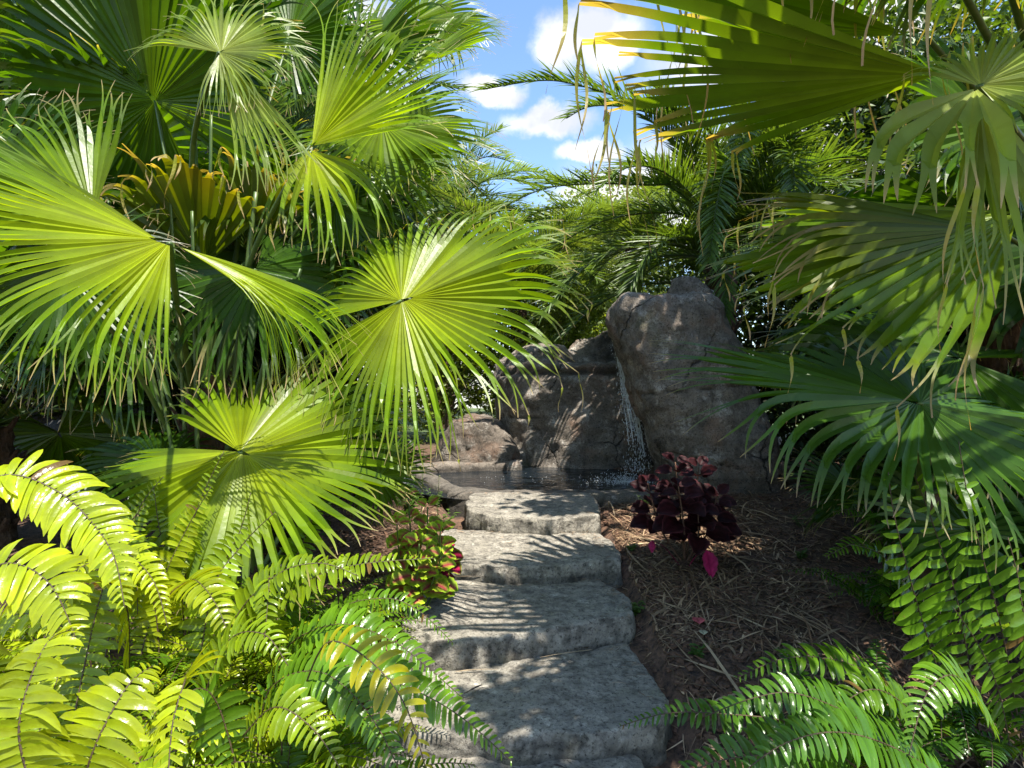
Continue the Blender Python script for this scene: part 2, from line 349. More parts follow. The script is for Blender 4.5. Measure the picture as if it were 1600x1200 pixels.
def rows(Y, depth, lst, lean=0):
    """lst of (py, px0, px1) measured at distance Y"""
    r = []
    for i, (py, a, b) in enumerate(sorted(lst, key=lambda t: -t[0])):
        z = EYE-(py-600)/F*Y; l = lean*(z-.6)
        r.append((z, (a-800)/F*Y, (b-800)/F*Y, Y-depth*.45+l, Y+depth*.55+l))
    return r
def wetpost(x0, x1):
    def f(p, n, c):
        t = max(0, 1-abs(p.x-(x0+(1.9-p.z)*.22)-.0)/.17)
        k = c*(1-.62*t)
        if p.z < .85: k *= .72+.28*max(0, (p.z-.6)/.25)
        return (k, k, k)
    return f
A = rows(4.75, .95, [(860, 1030, 1218), (800, 1030, 1214), (740, 1028, 1206), (700, 1018, 1200), (650, 1002, 1192), (600, 990, 1180), (560, 980, 1168), (520, 968, 1150), (495, 964, 1140), (478, 968, 1132), (468, 990, 1124)], .12)
B = rows(4.9, .55, [(500, 1040, 1140), (478, 1040, 1136), (462, 1048, 1126), (448, 1054, 1112), (436, 1058, 1100), (428, 1062, 1092)], .1)
C = rows(4.7, .5, [(520, 970, 1060), (490, 966, 1050), (470, 972, 1035), (463, 984, 1020)], .1)
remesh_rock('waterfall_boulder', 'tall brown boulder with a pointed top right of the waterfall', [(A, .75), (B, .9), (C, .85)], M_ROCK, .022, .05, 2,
            cracks_lip_shade=[(1.55, -.06, .16, .010), (1.12, -.16, .16, .009)], base=(1.6, 4.8, .55),
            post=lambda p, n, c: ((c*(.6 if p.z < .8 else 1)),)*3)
A = rows(6.35, 1.3, [(780, 770, 1120), (727, 772, 1100), (690, 772, 1090), (640, 774, 1080), (600, 780, 1070), (584, 784, 1062), (576, 792, 1055), (571, 812, 1050)], .12)
B = rows(7.05, 1.0, [(600, 850, 1060), (565, 868, 1050), (545, 890, 1040), (530, 905, 1030), (522, 935, 1000)], .2)
C = rows(6.9, .9, [(600, 760, 900), (560, 770, 900), (548, 800, 890), (542, 830, 880)], .1)
remesh_rock('waterfall_ledge_rock', 'broad dark rock wall with an overhanging lip behind the pool', [(A, .7), (B, .8), (C, .8)], M_ROCK, .03, .07, 9,
            cracks_lip_shade=[(1.62, 0, .02, .05, .09), (1.18, -.03, .06, .012)], base=(.7, 6.2, .5), post=wetpost(1.15, 1.5))  # first entry is the lip's overhang shadow, grooved and darkened in colour
A = rows(5.95, .8, [(790, 670, 812), (730, 680, 812), (700, 684, 808), (675, 690, 800), (660, 700, 790), (652, 722, 770)], .1)
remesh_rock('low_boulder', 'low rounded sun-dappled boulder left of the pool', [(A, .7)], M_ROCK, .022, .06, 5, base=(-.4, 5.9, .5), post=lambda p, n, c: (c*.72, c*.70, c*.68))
A = rows(4.6, .6, [(760, 40, 240), (700, 50, 230), (670, 70, 200), (660, 90, 160)], 0)
remesh_rock('garden_rock', 'dark rock in the shade beneath the lowest left palm leaf', [(A, .8)], M_DARKROCK, .05, .06, 12, base=(-3.3, 4.6, .5))
A = [(.3, -6.5, -3.2, 5.2, 6.2), (1.9, -6.5, -3.3, 5.3, 6.1), (2.05, -6.4, -3.5, 5.5, 5.9)]
remesh_rock('garden_wall_rock', 'big dark grey rock behind the left palm', [(A, .6)], M_DARKROCK, .08, .12, 14, base=(-4.8, 5.7, .5))
for i, (x, y, s) in enumerate([(-1.33, 2.95, .07), (-1.22, 3.02, .05), (-2.0, 2.9, .08), (-1.86, 3.0, .06)]):
    z = zg(x, y); A = [(z-s, x-s, x+s, y-s, y+s), (z+s*.2, x-s*1.1, x+s*1.1, y-s, y+s), (z+s*.7, x-s*.6, x+s*.6, y-s*.6, y+s*.6)]
    lab = ['pale speckled stone half hidden under the low left palm leaf', 'smaller pale stone touching the speckled stone under the palm', 'grey stone at the foot of the leftmost palm stems', 'small grey stone behind the stone at the palm stems'][i]
    tag(remesh_rock('stone', lab, [(A, .8)], M_STEP, .012, .012, i, base=(x, y, z)), group='loose stones under the left palms', cat='stone')

# pool rim: a curved low kerb of rock
def rim():
    pl = thing('stone_pool', (0, 4.27, .5), 'small dark pool edged by a curved grey stone rim below the boulders', 'pool')
    path = [(-.98, 6.0), (-.95, 5.6), (-.86, 5.3), (-.70, 4.98), (-.55, 4.62), (-.36, 4.36), (-.05, 4.27), (.4, 4.27), (.8, 4.28), (1.05, 4.3)]
    pts = catmull([Vector((x, y, 0)) for x, y in path], 12); mb = MB(); prof_ = [(-.13, -.3), (-.14, -.06), (-.125, -.012), (-.09, 0), (0, .004), (.08, 0), (.115, -.014), (.125, -.06), (.12, -.3)]
    n = len(prof_)
    for i, p in enumerate(pts):
        t = (pts[min(i+1, len(pts)-1)]-pts[max(i-1, 0)]).normalized(); s = Vector((t.y, -t.x, 0)); w = (1+.25*noise.noise(p*2.3))*(.62 if p.x < -.4 else 1)
        for (a, z) in prof_:
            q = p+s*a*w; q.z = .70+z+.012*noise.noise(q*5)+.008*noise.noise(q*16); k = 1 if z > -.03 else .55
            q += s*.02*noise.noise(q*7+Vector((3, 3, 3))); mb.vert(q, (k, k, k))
    for i in range(len(pts)-1):
        for k in range(n-1): a = i*n+k; mb.face((a, a+1, a+n+1, a+n))
    for e in (0, (len(pts)-1)*n): mb.face(tuple(range(e, e+n)))
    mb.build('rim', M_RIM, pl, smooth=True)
    # far-left inner shelf, low kerb seen under the low boulder
    mb = MB(); pts = catmull([Vector(v) for v in [(-.92, 5.5, 0), (-.6, 5.62, 0), (-.2, 5.72, 0), (.1, 5.75, 0)]], 12)
    for i, p in enumerate(pts):
        for (a, z) in prof_:
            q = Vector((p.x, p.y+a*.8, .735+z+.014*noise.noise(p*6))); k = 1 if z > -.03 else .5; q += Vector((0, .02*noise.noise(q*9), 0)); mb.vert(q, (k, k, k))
    for i in range(len(pts)-1):
        for k in range(n-1): a = i*n+k; mb.face((a, a+1, a+n+1, a+n))
    for e in (0, (len(pts)-1)*n): mb.face(tuple(range(e, e+n)))
    mb.build('shelf', M_ROCK, pl, smooth=True)
def catmull(p, n):
    out = []
    for i in range(len(p)-1):
        a = p[max(i-1, 0)]; b = p[i]; c = p[i+1]; d = p[min(i+2, len(p)-1)]
        for k in range(n):
            t = k/n; out.append(.5*((2*b)+(c-a)*t+(2*a-5*b+4*c-d)*t*t+(3*b-a-3*c+d)*t**3))
    out.append(p[-1].copy()); return out
rim()
mb = MB(); n = 60
c0 = mb.vert((.1, 5.1, .655))
for k in range(n): a = 2*pi*k/n; mb.vert((.15+1.15*cos(a), 5.1+1.0*sin(a), .655))
for k in range(n): mb.face((0, 1+k, 1+(k+1) % n))
tag(mb.build('water', M_WATER), kind='structure')

# waterfall: strands and drops
def blob(mb, p, r, sz=1.0, axis=None):
    o = len(mb.v); ax = axis or Vector((0, 0, 1)); u = ax.orthogonal().normalized(); w = ax.cross(u)
    mb.vert(p+ax*r*sz)
    for k in range(5): a = 2*pi*k/5; mb.vert(p+(u*cos(a)+w*sin(a))*r)
    mb.vert(p-ax*r*sz)
    for k in range(5): mb.face((o, o+1+k, o+1+(k+1) % 5)); mb.face((o+6, o+1+(k+1) % 5, o+1+k))
def waterfall():
    r = random.Random(3); w = thing('waterfall', P(1000, 735, 5.25), 'thin white stream of water falling beside the tall boulder', 'waterfall')
    Yc = 5.25; line = [(961, 490), (964, 520), (970, 555), (977, 590), (984, 630), (992, 670), (1000, 735)]
    pts = catmull([P(x, y, Yc+.25*(1-i/6)) for i, (x, y) in enumerate(line)], 16)
    mb = MB(); N = len(pts)
    for s in range(110):      # thin broken strands
        off = r.gauss(0, 1); i = r.randint(0, int(N*.8)); ln = r.randint(5, 22); rad = r.uniform(.0015, .0045)*(1.5 if i < N*.3 else 1); prev = None
        for j in range(i, min(N-1, i+ln)):
            t = j/N; p = pts[j]+Vector((off*(.006+.035*t)+.008*noise.noise(Vector((j*.3, s, 0))), r.uniform(-.004, .004), 0)); k0 = len(mb.v)
            for k in range(4): a = pi/2*k; mb.vert(p+Vector((cos(a), sin(a), 0))*rad*(1+.8*noise.noise(Vector((j*.7, s*3, 2)))))
            if prev is not None:
                for k in range(4): mb.face((prev+k, prev+(k+1) % 4, k0+(k+1) % 4, k0+k))
            prev = k0
    mb.build('water_strand', M_DROP, w, smooth=True)
    mb = MB()
    for s in range(1700):
        t = r.random()**.8; j = min(N-1, int(t*N)); sp = .010+.055*t
        p = pts[j]+Vector((r.gauss(0, sp), r.gauss(0, .03), r.uniform(-.02, .02))); blob(mb, p, r.uniform(.0018, .0045), r.uniform(1.2, 4.5))
    tag(mb.build('falling_drops', M_DROP, w, smooth=True), kind='stuff')
    mb = MB(); c = Vector((1.0, 4.95, .66))
    for s in range(900):
        a = r.uniform(0, 2*pi); q = abs(r.gauss(0, .13)); p = c+Vector((cos(a)*q*1.5-.03, sin(a)*q*.7, max(0, r.gauss(0, .05))*max(0, 1-q*2)+.001)); blob(mb, p, r.uniform(.0015, .0055), 1)
    for s in range(120):
        a = r.uniform(0, 2*pi); q = r.uniform(0, .75); p = c+Vector((cos(a)*q*1.5-.3, sin(a)*q*.6+.1, .002)); blob(mb, p, r.uniform(.002, .004), .6)
    tag(mb.build('splash', M_DROP, w, smooth=True), kind='stuff')
waterfall()

# ------------------------------------------------------------ plant helpers
def lerp3(a, b, t): return (a[0]+(b[0]-a[0])*t, a[1]+(b[1]-a[1])*t, a[2]+(b[2]-a[2])*t)
def tube(mb, pts, r0, r1, n=6, col=(1, 1, 1), flat=1.0):
    prev = None
    for i, p in enumerate(pts):
        t = (pts[min(i+1, len(pts)-1)]-pts[max(i-1, 0)]).normalized(); u = t.cross(Vector((0.1, .05, 1))).normalized(); w = t.cross(u); rr = r0+(r1-r0)*i/max(1, len(pts)-1)
        k0 = len(mb.v)
        for k in range(n): a = 2*pi*k/n; mb.vert(p+(u*cos(a)+w*sin(a)*flat)*rr, col)
        if prev is not None:
            for k in range(n): mb.face((prev+k, prev+(k+1) % n, k0+(k+1) % n, k0+k))
        else: mb.face(tuple(range(k0+n-1, k0-1, -1)))
        prev = k0
    mb.face(tuple(range(prev, prev+n)))
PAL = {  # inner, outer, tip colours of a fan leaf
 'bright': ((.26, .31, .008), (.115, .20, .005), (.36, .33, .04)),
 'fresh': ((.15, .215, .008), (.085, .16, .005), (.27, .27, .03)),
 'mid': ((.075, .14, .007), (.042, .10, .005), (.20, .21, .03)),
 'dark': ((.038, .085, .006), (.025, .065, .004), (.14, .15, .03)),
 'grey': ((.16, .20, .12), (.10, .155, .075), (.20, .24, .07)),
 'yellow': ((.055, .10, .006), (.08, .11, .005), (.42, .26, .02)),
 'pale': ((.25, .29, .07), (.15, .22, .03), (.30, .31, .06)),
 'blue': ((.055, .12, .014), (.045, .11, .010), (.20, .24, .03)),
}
TAN = (.42, .30, .17)
def fan_leaf(hub, tip, nrm, parent, seed, pal='fresh', span=320, n=56, split=.5, droop=1.0, fold=.25, sag=.10, shrink=.3, hang=0.0, hanglen=.3, pleat=.40,
             petiole=None, mat=None, costa=.06, droopf=None, lvar=.05, cup=0.0, extra=None, tipdry=.25, name='leaf', pr=.009, bif=.45, lenf=None, wide=1.0, blunt=False, a0=0):
    r = random.Random(seed); mb = MB()
    if blunt: bif = .12
    def section(tip, nrm, span, n, split, droop, fold, sag, shrink, droopf, a0=0, lenf=None):
        A = tip-hub; Rr = A.length; A = A.normalized(); N = (nrm-A*nrm.dot(A)).normalized(); B = N.cross(A)
        c_in, c_out, c_tip = PAL[pal]; br = r.uniform(.88, 1.1)
        sp = R(span); dt = sp/n
        def rp(th, q):
            s = abs(sin(th)); d = A*cos(th)+(B*math.copysign(1, sin(th))*cos(fold)+N*sin(fold))*s+N*(cup+(.24 if not blunt else .10)*noise.noise(Vector((th*1.3, seed*1.7, 0)))+.06*noise.noise(Vector((th*5, seed, 3))))
            d = d.normalized(); k = max(0, cos(th))**2*costa*Rr
            x = q/Rr
            return hub+A*k+d*q+Vector((0, 0, -1))*sag*Rr*x*x
        for i in range(n):
            th = R(a0)-sp/2+(i+.5)*dt; at = min(1, abs(th)/pi)
            Li = Rr*(1-shrink*at*at)*(1+r.uniform(-lvar, lvar))
            if lenf: Li *= lenf(th)
            Li *= 1+.12*noise.noise(Vector((i*.22, seed*2.3, 5)))-(.22 if r.random() < .05 else 0)
            rs = Rr*split*(1-.25*at)*(1+.30*noise.noise(Vector((i*.3, seed, 0))))+r.uniform(-.05, .05)*Rr; rs = min(rs, Li*.93)
            cvar = r.uniform(.70, 1.22)*br; odd = r.random()
            def colr(x, mid=0, dry=0.0):
                c = lerp3(c_in, c_out, min(1, x*1.4)); c = lerp3(c, c_tip, max(0, (x-.8)*2.2) if x > .8 else 0)
                if dry > 0: c = lerp3(c, TAN, min(1, dry))
                k = cvar*(1.22 if mid else 1); return (c[0]*k, c[1]*k, c[2]*k)
            q0 = .012*Rr; rw = [q0, rs*.3, rs*.65, rs]; rw = rw if len(rw) else rw
            idx = []
            for q in rw:
                a = rp(th-dt/2, q); b = rp(th+dt/2, q); m = (a+b)/2; w = (b-a).length
                dd = (rp(th, q+.01)-rp(th, q)).normalized(); nn = (b-a).normalized().cross(dd); nn = nn if nn.dot(N) > 0 else -nn
                m = m-nn*w*pleat
                x = q/Li; idx.append((mb.vert(a, colr(x)), mb.vert(m, colr(x, 1)), mb.vert(b, colr(x))))
            p = (rp(th-dt/2, rs)+rp(th+dt/2, rs))/2; wv = rp(th+dt/2, rs)-rp(th-dt/2, rs); W = wv.length*wide*(.98 if blunt else .86); T = wv.normalized(); d = (rp(th, rs)-rp(th, rs-.02)).normalized()
            Lf = Li-rs; dr = droop*(droopf(th) if droopf else 1)*r.uniform(.5, 1.6); rows_ = 9; st = Lf/rows_; nb = int(rows_*(1-bif))
            dry0 = tipdry*r.uniform(.2, 1.8)*(2.2 if odd < .06 else 1); dr *= 2.6 if odd > .93 and not blunt else 1; st *= .8 if .06 < odd < .1 else 1
            hg = r.random() < hang
            sidew = r.uniform(-.05, .05)
            pl, pr_ = None, None; last = idx[-1]
            for j in range(1, rows_+1):
                u = j/rows_
                d = (d+Vector((0, 0, -1))*dr*.42*(u**1.2)+T*sidew*.5).normalized()
                p = p+d*st; T = (T-d*T.dot(d)).normalized(); nn = T.cross(d); nn = nn if nn.dot(N) > -.2 else -nn
                x = (rs+Lf*u)/Li; w = W*(1-max(0, u-.15)/.85)**.75 if not hg else W*max(.16, 1-u**.6*.9)
                if blunt: w = W*(1-.45*u)
                dry = max(0, (u-(1-dry0*.6))/max(.05, dry0*.6))*1.0 if dry0 > 0 else 0
                if j <= nb:
                    cur = (mb.vert(p-T*w/2, colr(x, 0, dry)), mb.vert(p-nn*w*pleat*1.25, colr(x, 1, dry)), mb.vert(p+T*w/2, colr(x, 0, dry)))
                    idx.append(cur); last = cur
                else:
                    if pl is None:
                        pl = [p.copy(), d.copy(), (last[0], last[1])]; pr_ = [p.copy(), d.copy(), (last[1], last[2])]; e1, e2 = r.uniform(.2, 1.6), r.uniform(.2, 1.6); sgn = r.uniform(.04, .13)
                        pl[0] -= T*w*.25; pr_[0] += T*w*.25; lastc = True
                    else:
                        for z_, s_, e in ((pl, -1, e1), (pr_, 1, e2)):
                            z_[1] = (z_[1]+Vector((0, 0, -1))*dr*.3*e*u+T*s_*sgn).normalized(); z_[0] = z_[0]+z_[1]*st
                    for z_ in (pl, pr_):
                        ww = w*.27+.0006; TT = (T-z_[1]*T.dot(z_[1])).normalized()
                        c = (mb.vert(z_[0]-TT*ww, colr(x, 0, dry)), mb.vert(z_[0]+TT*ww, colr(x, 0, dry)))
                        mb.face((z_[2][0], z_[2][1], c[1], c[0])); z_[2] = c
            for a, b in zip(idx, idx[1:]):
                mb.face((a[0], a[1], b[1], b[0])); mb.face((a[1], a[2], b[2], b[1]))
            if hg and pl is not None:   # long dead tip hanging straight down
                for z_ in (pl, pr_):
                    if r.random() < .35: continue
                    hl = hanglen*r.uniform(.35, 1.25); q = z_[0].copy(); dd = Vector((r.uniform(-.15, .15), r.uniform(-.15, .15), -1)); k = 12; ph = r.uniform(0, 6); last2 = z_[2]; curl = r.uniform(0, 1)
                    ax = Vector((cos(ph), sin(ph), 0)); w0 = max(.004, W*.16)
                    for jj in range(1, k+1):
                        v = jj/k; dd = (dd+Vector((.09*sin(v*5+ph)*1.2, .06*cos(v*4+ph), -.1))+Vector((cos(ph*2+v*7), sin(ph*2+v*7), .2))*.28*max(0, v-.75)*4*curl*.6).normalized(); q = q+dd*hl/k
                        ax = (Matrix.Rotation(.25, 3, 'Z') @ ax); ww = w0*(1-.75*v); f = min(1, max(0, (v-.1)*1.5))
                        c0 = lerp3((.26, .30, .02), TAN, f); c0 = lerp3(c0, (.30, .17, .09), max(0, v-.7)*2); cc = (mb.vert(q-ax*ww, c0), mb.vert(q+ax*ww, c0)); mb.face((last2[0], last2[1], cc[1], cc[0])); last2 = cc
    section(tip, nrm, span, n, split, droop, fold, sag, shrink, droopf, a0, lenf=lenf)
    if extra:
        for e in extra: section(*e)
    o = mb.build(name, mat or M_FAN, parent)
    if petiole:
        base, mid = petiole; m2 = MB()
        pts = catmull([base, mid, hub], 8) if mid is not None else catmull([base, base.lerp(hub, .5)+Vector((0, 0, .06)), hub], 8)
        tube(m2, pts, pr*1.9, pr, 6, flat=.6); m2.build('petiole', M_STEM, o, smooth=True)
    return o

def blade(mb, p, d, n, Lb, w, rowsn, col, cold, curv, fold=.3, prof_=None, tipc=None, hook=0.0):
    """lance blade from p along d, normal n"""
    T = d.cross(n).normalized(); prev = None; q = p.copy()
    prof_ = prof_ or (.55, 1, 1, .82, .5, .02)
    R_ = len(prof_)
    for j, wf in enumerate(prof_):
        u = j/(R_-1)
        if j: d = (d+curv*(hook*2*u+1-hook)/(R_-1)).normalized(); q = q+d*Lb/(R_-1)
        T = (T-d*T.dot(d)).normalized(); nn = T.cross(d)
        if nn.dot(n) < 0: nn = -nn
        c = lerp3(col, cold, u); h = w*wf*.5
        cur = (mb.vert(q-T*h+nn*h*fold, c), mb.vert(q, (c[0]*.85, c[1]*.85, c[2]*.85)), mb.vert(q+T*h+nn*h*fold, c))
        if prev: mb.face((prev[0], prev[1], cur[1], cur[0])); mb.face((prev[1], prev[2], cur[2], cur[1]))
        prev = cur

FERNC = {'tall': ((.09, .21, .010), (.13, .26, .014)), 'sun': ((.15, .24, .008), (.21, .30, .010)), 'lime': ((.22, .30, .008), (.32, .38, .012)), 'green': ((.07, .16, .008), (.105, .21, .012)), 'deep': ((.03, .09, .008), (.045, .115, .010)), 'yel': ((.25, .26, .006), (.30, .28, .008)), 'blue': ((.05, .13, .012), (.07, .165, .014))}
def fern_frond(path, up, Lp, parent, seed, colr='sun', gap=.017, bare=.08, wr=.25, sweep=.14, droop=.75, name='frond', tipshort=.12, vang=.15, k=.4):
    r = random.Random(seed); pts = catmull(path, 14)
    s = [0]
    for a, b in zip(pts, pts[1:]): s.append(s[-1]+(b-a).length)
    tot = s[-1]; n = max(6, int(tot*(1-bare)/gap)); mb = MB(); c0, c1 = FERNC[colr]
    def at(x):
        j = 0
        while j < len(s)-2 and s[j+1] < x: j += 1
        t = (x-s[j])/max(1e-6, s[j+1]-s[j]); return pts[j].lerp(pts[j+1], t), (pts[j+1]-pts[j]).normalized()
    kk = r.uniform(.85, 1.15); ws = r.uniform(0, 9)
    for i in range(n):
        for sd in (-1, 1):
            u = (i+.5+(.25 if sd > 0 else -.25))/n; x = tot*(bare+(1-bare)*u); p, t = at(x)
            if r.random() < .025: continue
            N = (up-t*up.dot(t)).normalized(); S = t.cross(N)*sd
            lf = (.55+.45*min(1, u/.25))*(1 if u < .45 else (1-(u-.45)/.55*(1-tipshort))**.85)
            L_ = Lp*lf*r.uniform(.9, 1.06); a = sweep+.28*u*u+r.gauss(0, .07)
            d = (S*cos(a)+t*sin(a)+N*(vang+r.uniform(-.13, .13))).normalized()
            kc = kk*r.uniform(.82, 1.18); ca = tuple(q*kc for q in lerp3(c0, c1, r.random()*.7)); cb = tuple(q*kc*1.05 for q in c1)
            if r.random() < .007: ca = cb = (.16, .10, .03)
            ww = min(L_*wr, gap*1.2)*r.uniform(.88, 1.08)
            nn = (N+S*.1+t*r.uniform(-.3, .3)).normalized()
            blade(mb, p, d, nn, L_, ww, 6, ca, cb, Vector((0, 0, -1))*droop*r.uniform(.6, 1.4)+t*.18*r.uniform(.4, 1.5)+N*.06*sin(i*.6+ws)+t*r.gauss(0, .22), .25, (.6, .92, 1.0, 1.0, .96, .85, .6, .04), hook=.85)
    o = mb.build(name, M_FERN, parent, smooth=True)
    m2 = MB(); tube(m2, pts[::2] if len(pts) > 20 else pts, .0026, .0012, 5); m2.build('stalk', M_RACH, o, smooth=True)
    return o
def arch(base, az, L_, e0=78, e1=-25, n=6, side=0.0):
    p = Vector(base); out = [p.copy()]
    for i in range(n):
        t = (i+.5)/n; e = R(e0+(e1-e0)*t**1.1); a = az+side*t; p = p+Vector((sin(a)*cos(e), cos(a)*cos(e), sin(e)))*L_/n; out.append(p.copy())
    return out
def fern(name, base, label, fronds, fill, seed, colors=('sun', 'green'), L_=(.45, .7), azr=(0, 2*pi), Lp=.085, group='sword ferns beside the steps'):
    b = Vector(base); b.z = zg(b.x, b.y); t = thing(name, b, label, 'fern', group); r = random.Random(seed)
    for i, (pts, lp, c, kw) in enumerate(fronds):
        path = [P(*q) for q in pts]; kw = dict(kw); up = kw.pop('up', Vector((0, -.55, .85)))
        fern_frond(path, Vector(up), lp, t, seed*31+i, c, **kw)
    for i in range(fill):
        az = r.uniform(*azr); l = r.uniform(*L_); st = b+Vector((r.gauss(0, .05), r.gauss(0, .05), 0)); pa = arch(st, az, l, r.uniform(66, 84), r.uniform(-45, 5), side=r.uniform(-.4, .4))
        fern_frond(pa, Vector((0, -.15, 1)), Lp*r.uniform(.65, 1.0), t, seed*77+i, r.choice(colors), gap=r.uniform(.012, .0165))
    return t

def feather_frond(path, up, Ll, parent, seed, col=((.05, .10, .018), (.08, .14, .025)), gap=.024, bare=.12, wr=.055, sweep=.75, vang=.35, droop=.25, name='frond', rr=.014, stiff=0):
    r = random.Random(seed); pts = catmull(path, 10); s = [0]
    for a, b in zip(pts, pts[1:]): s.append(s[-1]+(b-a).length)
    tot = s[-1]; n = max(8, int(tot*(1-bare)/gap)); mb = MB(); j = 0; kk = r.uniform(.85, 1.15)
    for i in range(n):
        u = (i+.5)/n; x = tot*(bare+(1-bare)*u)
        while j < len(s)-2 and s[j+1] < x: j += 1
        tt = (x-s[j])/max(1e-6, s[j+1]-s[j]); p = pts[j].lerp(pts[j+1], tt); t = (pts[j+1]-pts[j]).normalized()
        N = (up-t*up.dot(t)).normalized()
        for sd in (-1, 1):
            S = t.cross(N)*sd; L_ = Ll*(.45+.55*min(1, u/.22))*(1-.62*max(0, (u-.45)/.55)**1.4)*r.uniform(.86, 1.08)
            a = sweep+.35*u+r.uniform(-.12, .12); v = vang+r.uniform(-.22, .22)
            d = (S*cos(a)+t*sin(a)+N*v).normalized(); kc = kk*r.uniform(.8, 1.2)
            blade(mb, p, d, (N+S*r.uniform(-.3, .5)).normalized(), L_, max(.006, Ll*wr), 5, tuple(q*kc for q in col[0]), tuple(q*kc for q in col[1]), Vector((0, 0, -1))*droop*r.uniform(.4, 1.6), .5, (.5, 1, .8, .45, .02))
    o = mb.build(name, M_FEA, parent, smooth=False)
    m2 = MB(); tube(m2, pts[::2], rr, rr*.25, 5); m2.build('stalk', M_STEM, o, smooth=True); return o

# ------------------------------------------------------------ left fan palm
V = Vector
def trunk(parent, base, top, r0, r1, seed, boots=40, mat=None):
    r = random.Random(seed); mb = MB(); n = 14; K = 30; prev = None
    for i in range(K):
        t = i/(K-1); p = base.lerp(top, t); rr = (r0+(r1-r0)*t); k0 = len(mb.v)
        for k in range(n):
            a = 2*pi*k/n; q = rr*(1+.14*noise.noise(Vector((cos(a)*2, sin(a)*2, p.z*9)))+.07*(i % 3 == 0)); mb.vert(p+Vector((cos(a)*q, sin(a)*q, 0)))
        if prev is not None:
            for k in range(n): mb.face((prev+k, prev+(k+1) % n, k0+(k+1) % n, k0+k))
        prev = k0
    mb.face(tuple(range(prev, prev+n)))
    m2 = mb
    for b in range(boots):   # sawn leaf bases
        t = r.random(); a = b*2.4+r.uniform(-.2, .2); p = base.lerp(top, t); rr = r0+(r1-r0)*t; d = Vector((cos(a), sin(a), r.uniform(.6, 1.2))).normalized(); q = p+Vector((cos(a), sin(a), 0))*rr*.8
        tube(m2, [q, q+d*rr*.5, q+d*rr*r.uniform(.7, 1.2)+V((0, 0, .02))], rr*.28, rr*.12, 5, flat=.5)
    return mb.build('trunk', mat or M_BARK, parent)
LB = P(318, 600, 2.9); LB.z = zg(LB.x, LB.y)
palmA = thing('fan_palm', LB, 'tall clumping fan palm filling the upper left with arching leaves', 'palm')
def crown(dx=0, dy=0, h=.6): return LB+V((dx, dy, h))
trunk(palmA, LB-V((0, 0, .1)), LB+V((.03, 0, .95)), .13, .10, 1, 50)
CA = lambda a, h=.9, q=.05: LB+V((cos(a)*q, sin(a)*q, h))
def leafA(hub, tip, nrm, seed, mid=None, ang=0, h=.9, **kw):
    base = CA(ang, h); m = mid if mid is not None else base.lerp(hub, .5)+V((0, -.05, .12))
    return fan_leaf(hub, tip, V(nrm), palmA, seed, petiole=(base, m), **kw)
# L1 the round one beside the steps
leafA(P(627, 470, 2.25), P(895, 388, 2.15), (-.22, -.88, .42), 11, ang=-.5, h=.5, pal='bright', span=345, n=68, split=.54, droop=.65, fold=-.10, sag=.05, shrink=.26, hang=.12, hanglen=.12, lvar=.05, tipdry=.25)
# L2 lifted leaf at left with comb of hanging segments
leafA(P(265, 380, 1.75), P(-250, 225, 1.5), (-.12, -.80, .58), 12, ang=-2, pal='bright', span=142, a0=38, n=34, split=.36, droop=.5, fold=-.1, sag=.0, shrink=.75, lvar=.08, lenf=lambda th: 1 if th < .5 else .82,
      droopf=lambda th: .15+max(0, th-.1)*1.3,
      extra=[(P(570, 485, 2.0), V((-.25, -.12, .95)), 62, 24, .26, 2.3, -.2, .12, .0, None), (P(585, 500, 2.0), V((-.15, -.7, .7)), 24, 8, .5, .8, 0, .12, .0, None)], tipdry=.25)
leafA(P(150, 330, 2.15), P(-80, 180, 2.1), (-.1, -.8, .5), 28, ang=-2, pal='fresh', span=130, n=26, split=.5, droop=.25, fold=.1, sag=.0, shrink=.1)
# L4 top centre
leafA(P(343, 82, 2.2), P(440, 20, 2.3), (.25, -.75, .6), 13, mid=P(300, 260, 2.7), ang=0, h=1.0, pal='pale', span=250, n=44, split=.55, droop=.6, fold=.1, sag=.1, shrink=.1, lenf=lambda th: 1.15,
      extra=[(P(452, 262, 2.1), V((.2, -.6, .8)), 36, 10, .5, .6, 0, .1, .1, None), (P(340, 150, 2.05), V((0, -.8, .6)), 60, 8, .3, 1.8, 0, .1, .1, None)], tipdry=.2)
# L5 big dark leaf seen from below
leafA(P(242, 158, 2.9), P(30, -120, 2.6), (.05, -.75, -.55), 14, ang=1, pal='mid', span=330, n=60, split=.72, droop=.25, fold=.1, sag=.03, shrink=.25, tipdry=.3, hang=.15, hanglen=.25)
# L6 bright upright leaf
leafA(P(482, 232, 2.5), P(690, 62, 2.5), (-.2, -.85, .45), 15, ang=0, pal='bright', span=98, n=24, split=.42, droop=.22, fold=.2, sag=.02, shrink=.1, tipdry=.2,
      extra=[(P(560, 350, 2.3), V((0, -.5, .8)), 110, 13, .35, 1.2, 0, .1, .1, None)])
leafA(P(595, 195, 2.9), P(775, 225, 2.8), (.2, -.8, .55), 16, ang=.3, pal='fresh', span=320, n=60, split=.5, droop=.4, fold=.1, sag=.06, shrink=.2, tipdry=.25)
leafA(P(640, 110, 3.3), P(790, 20, 3.2), (-.3, -.6, .6), 17, ang=.5, pal='fresh', span=200, n=46, split=.5, droop=.45, fold=.2, sag=.05, shrink=.2)
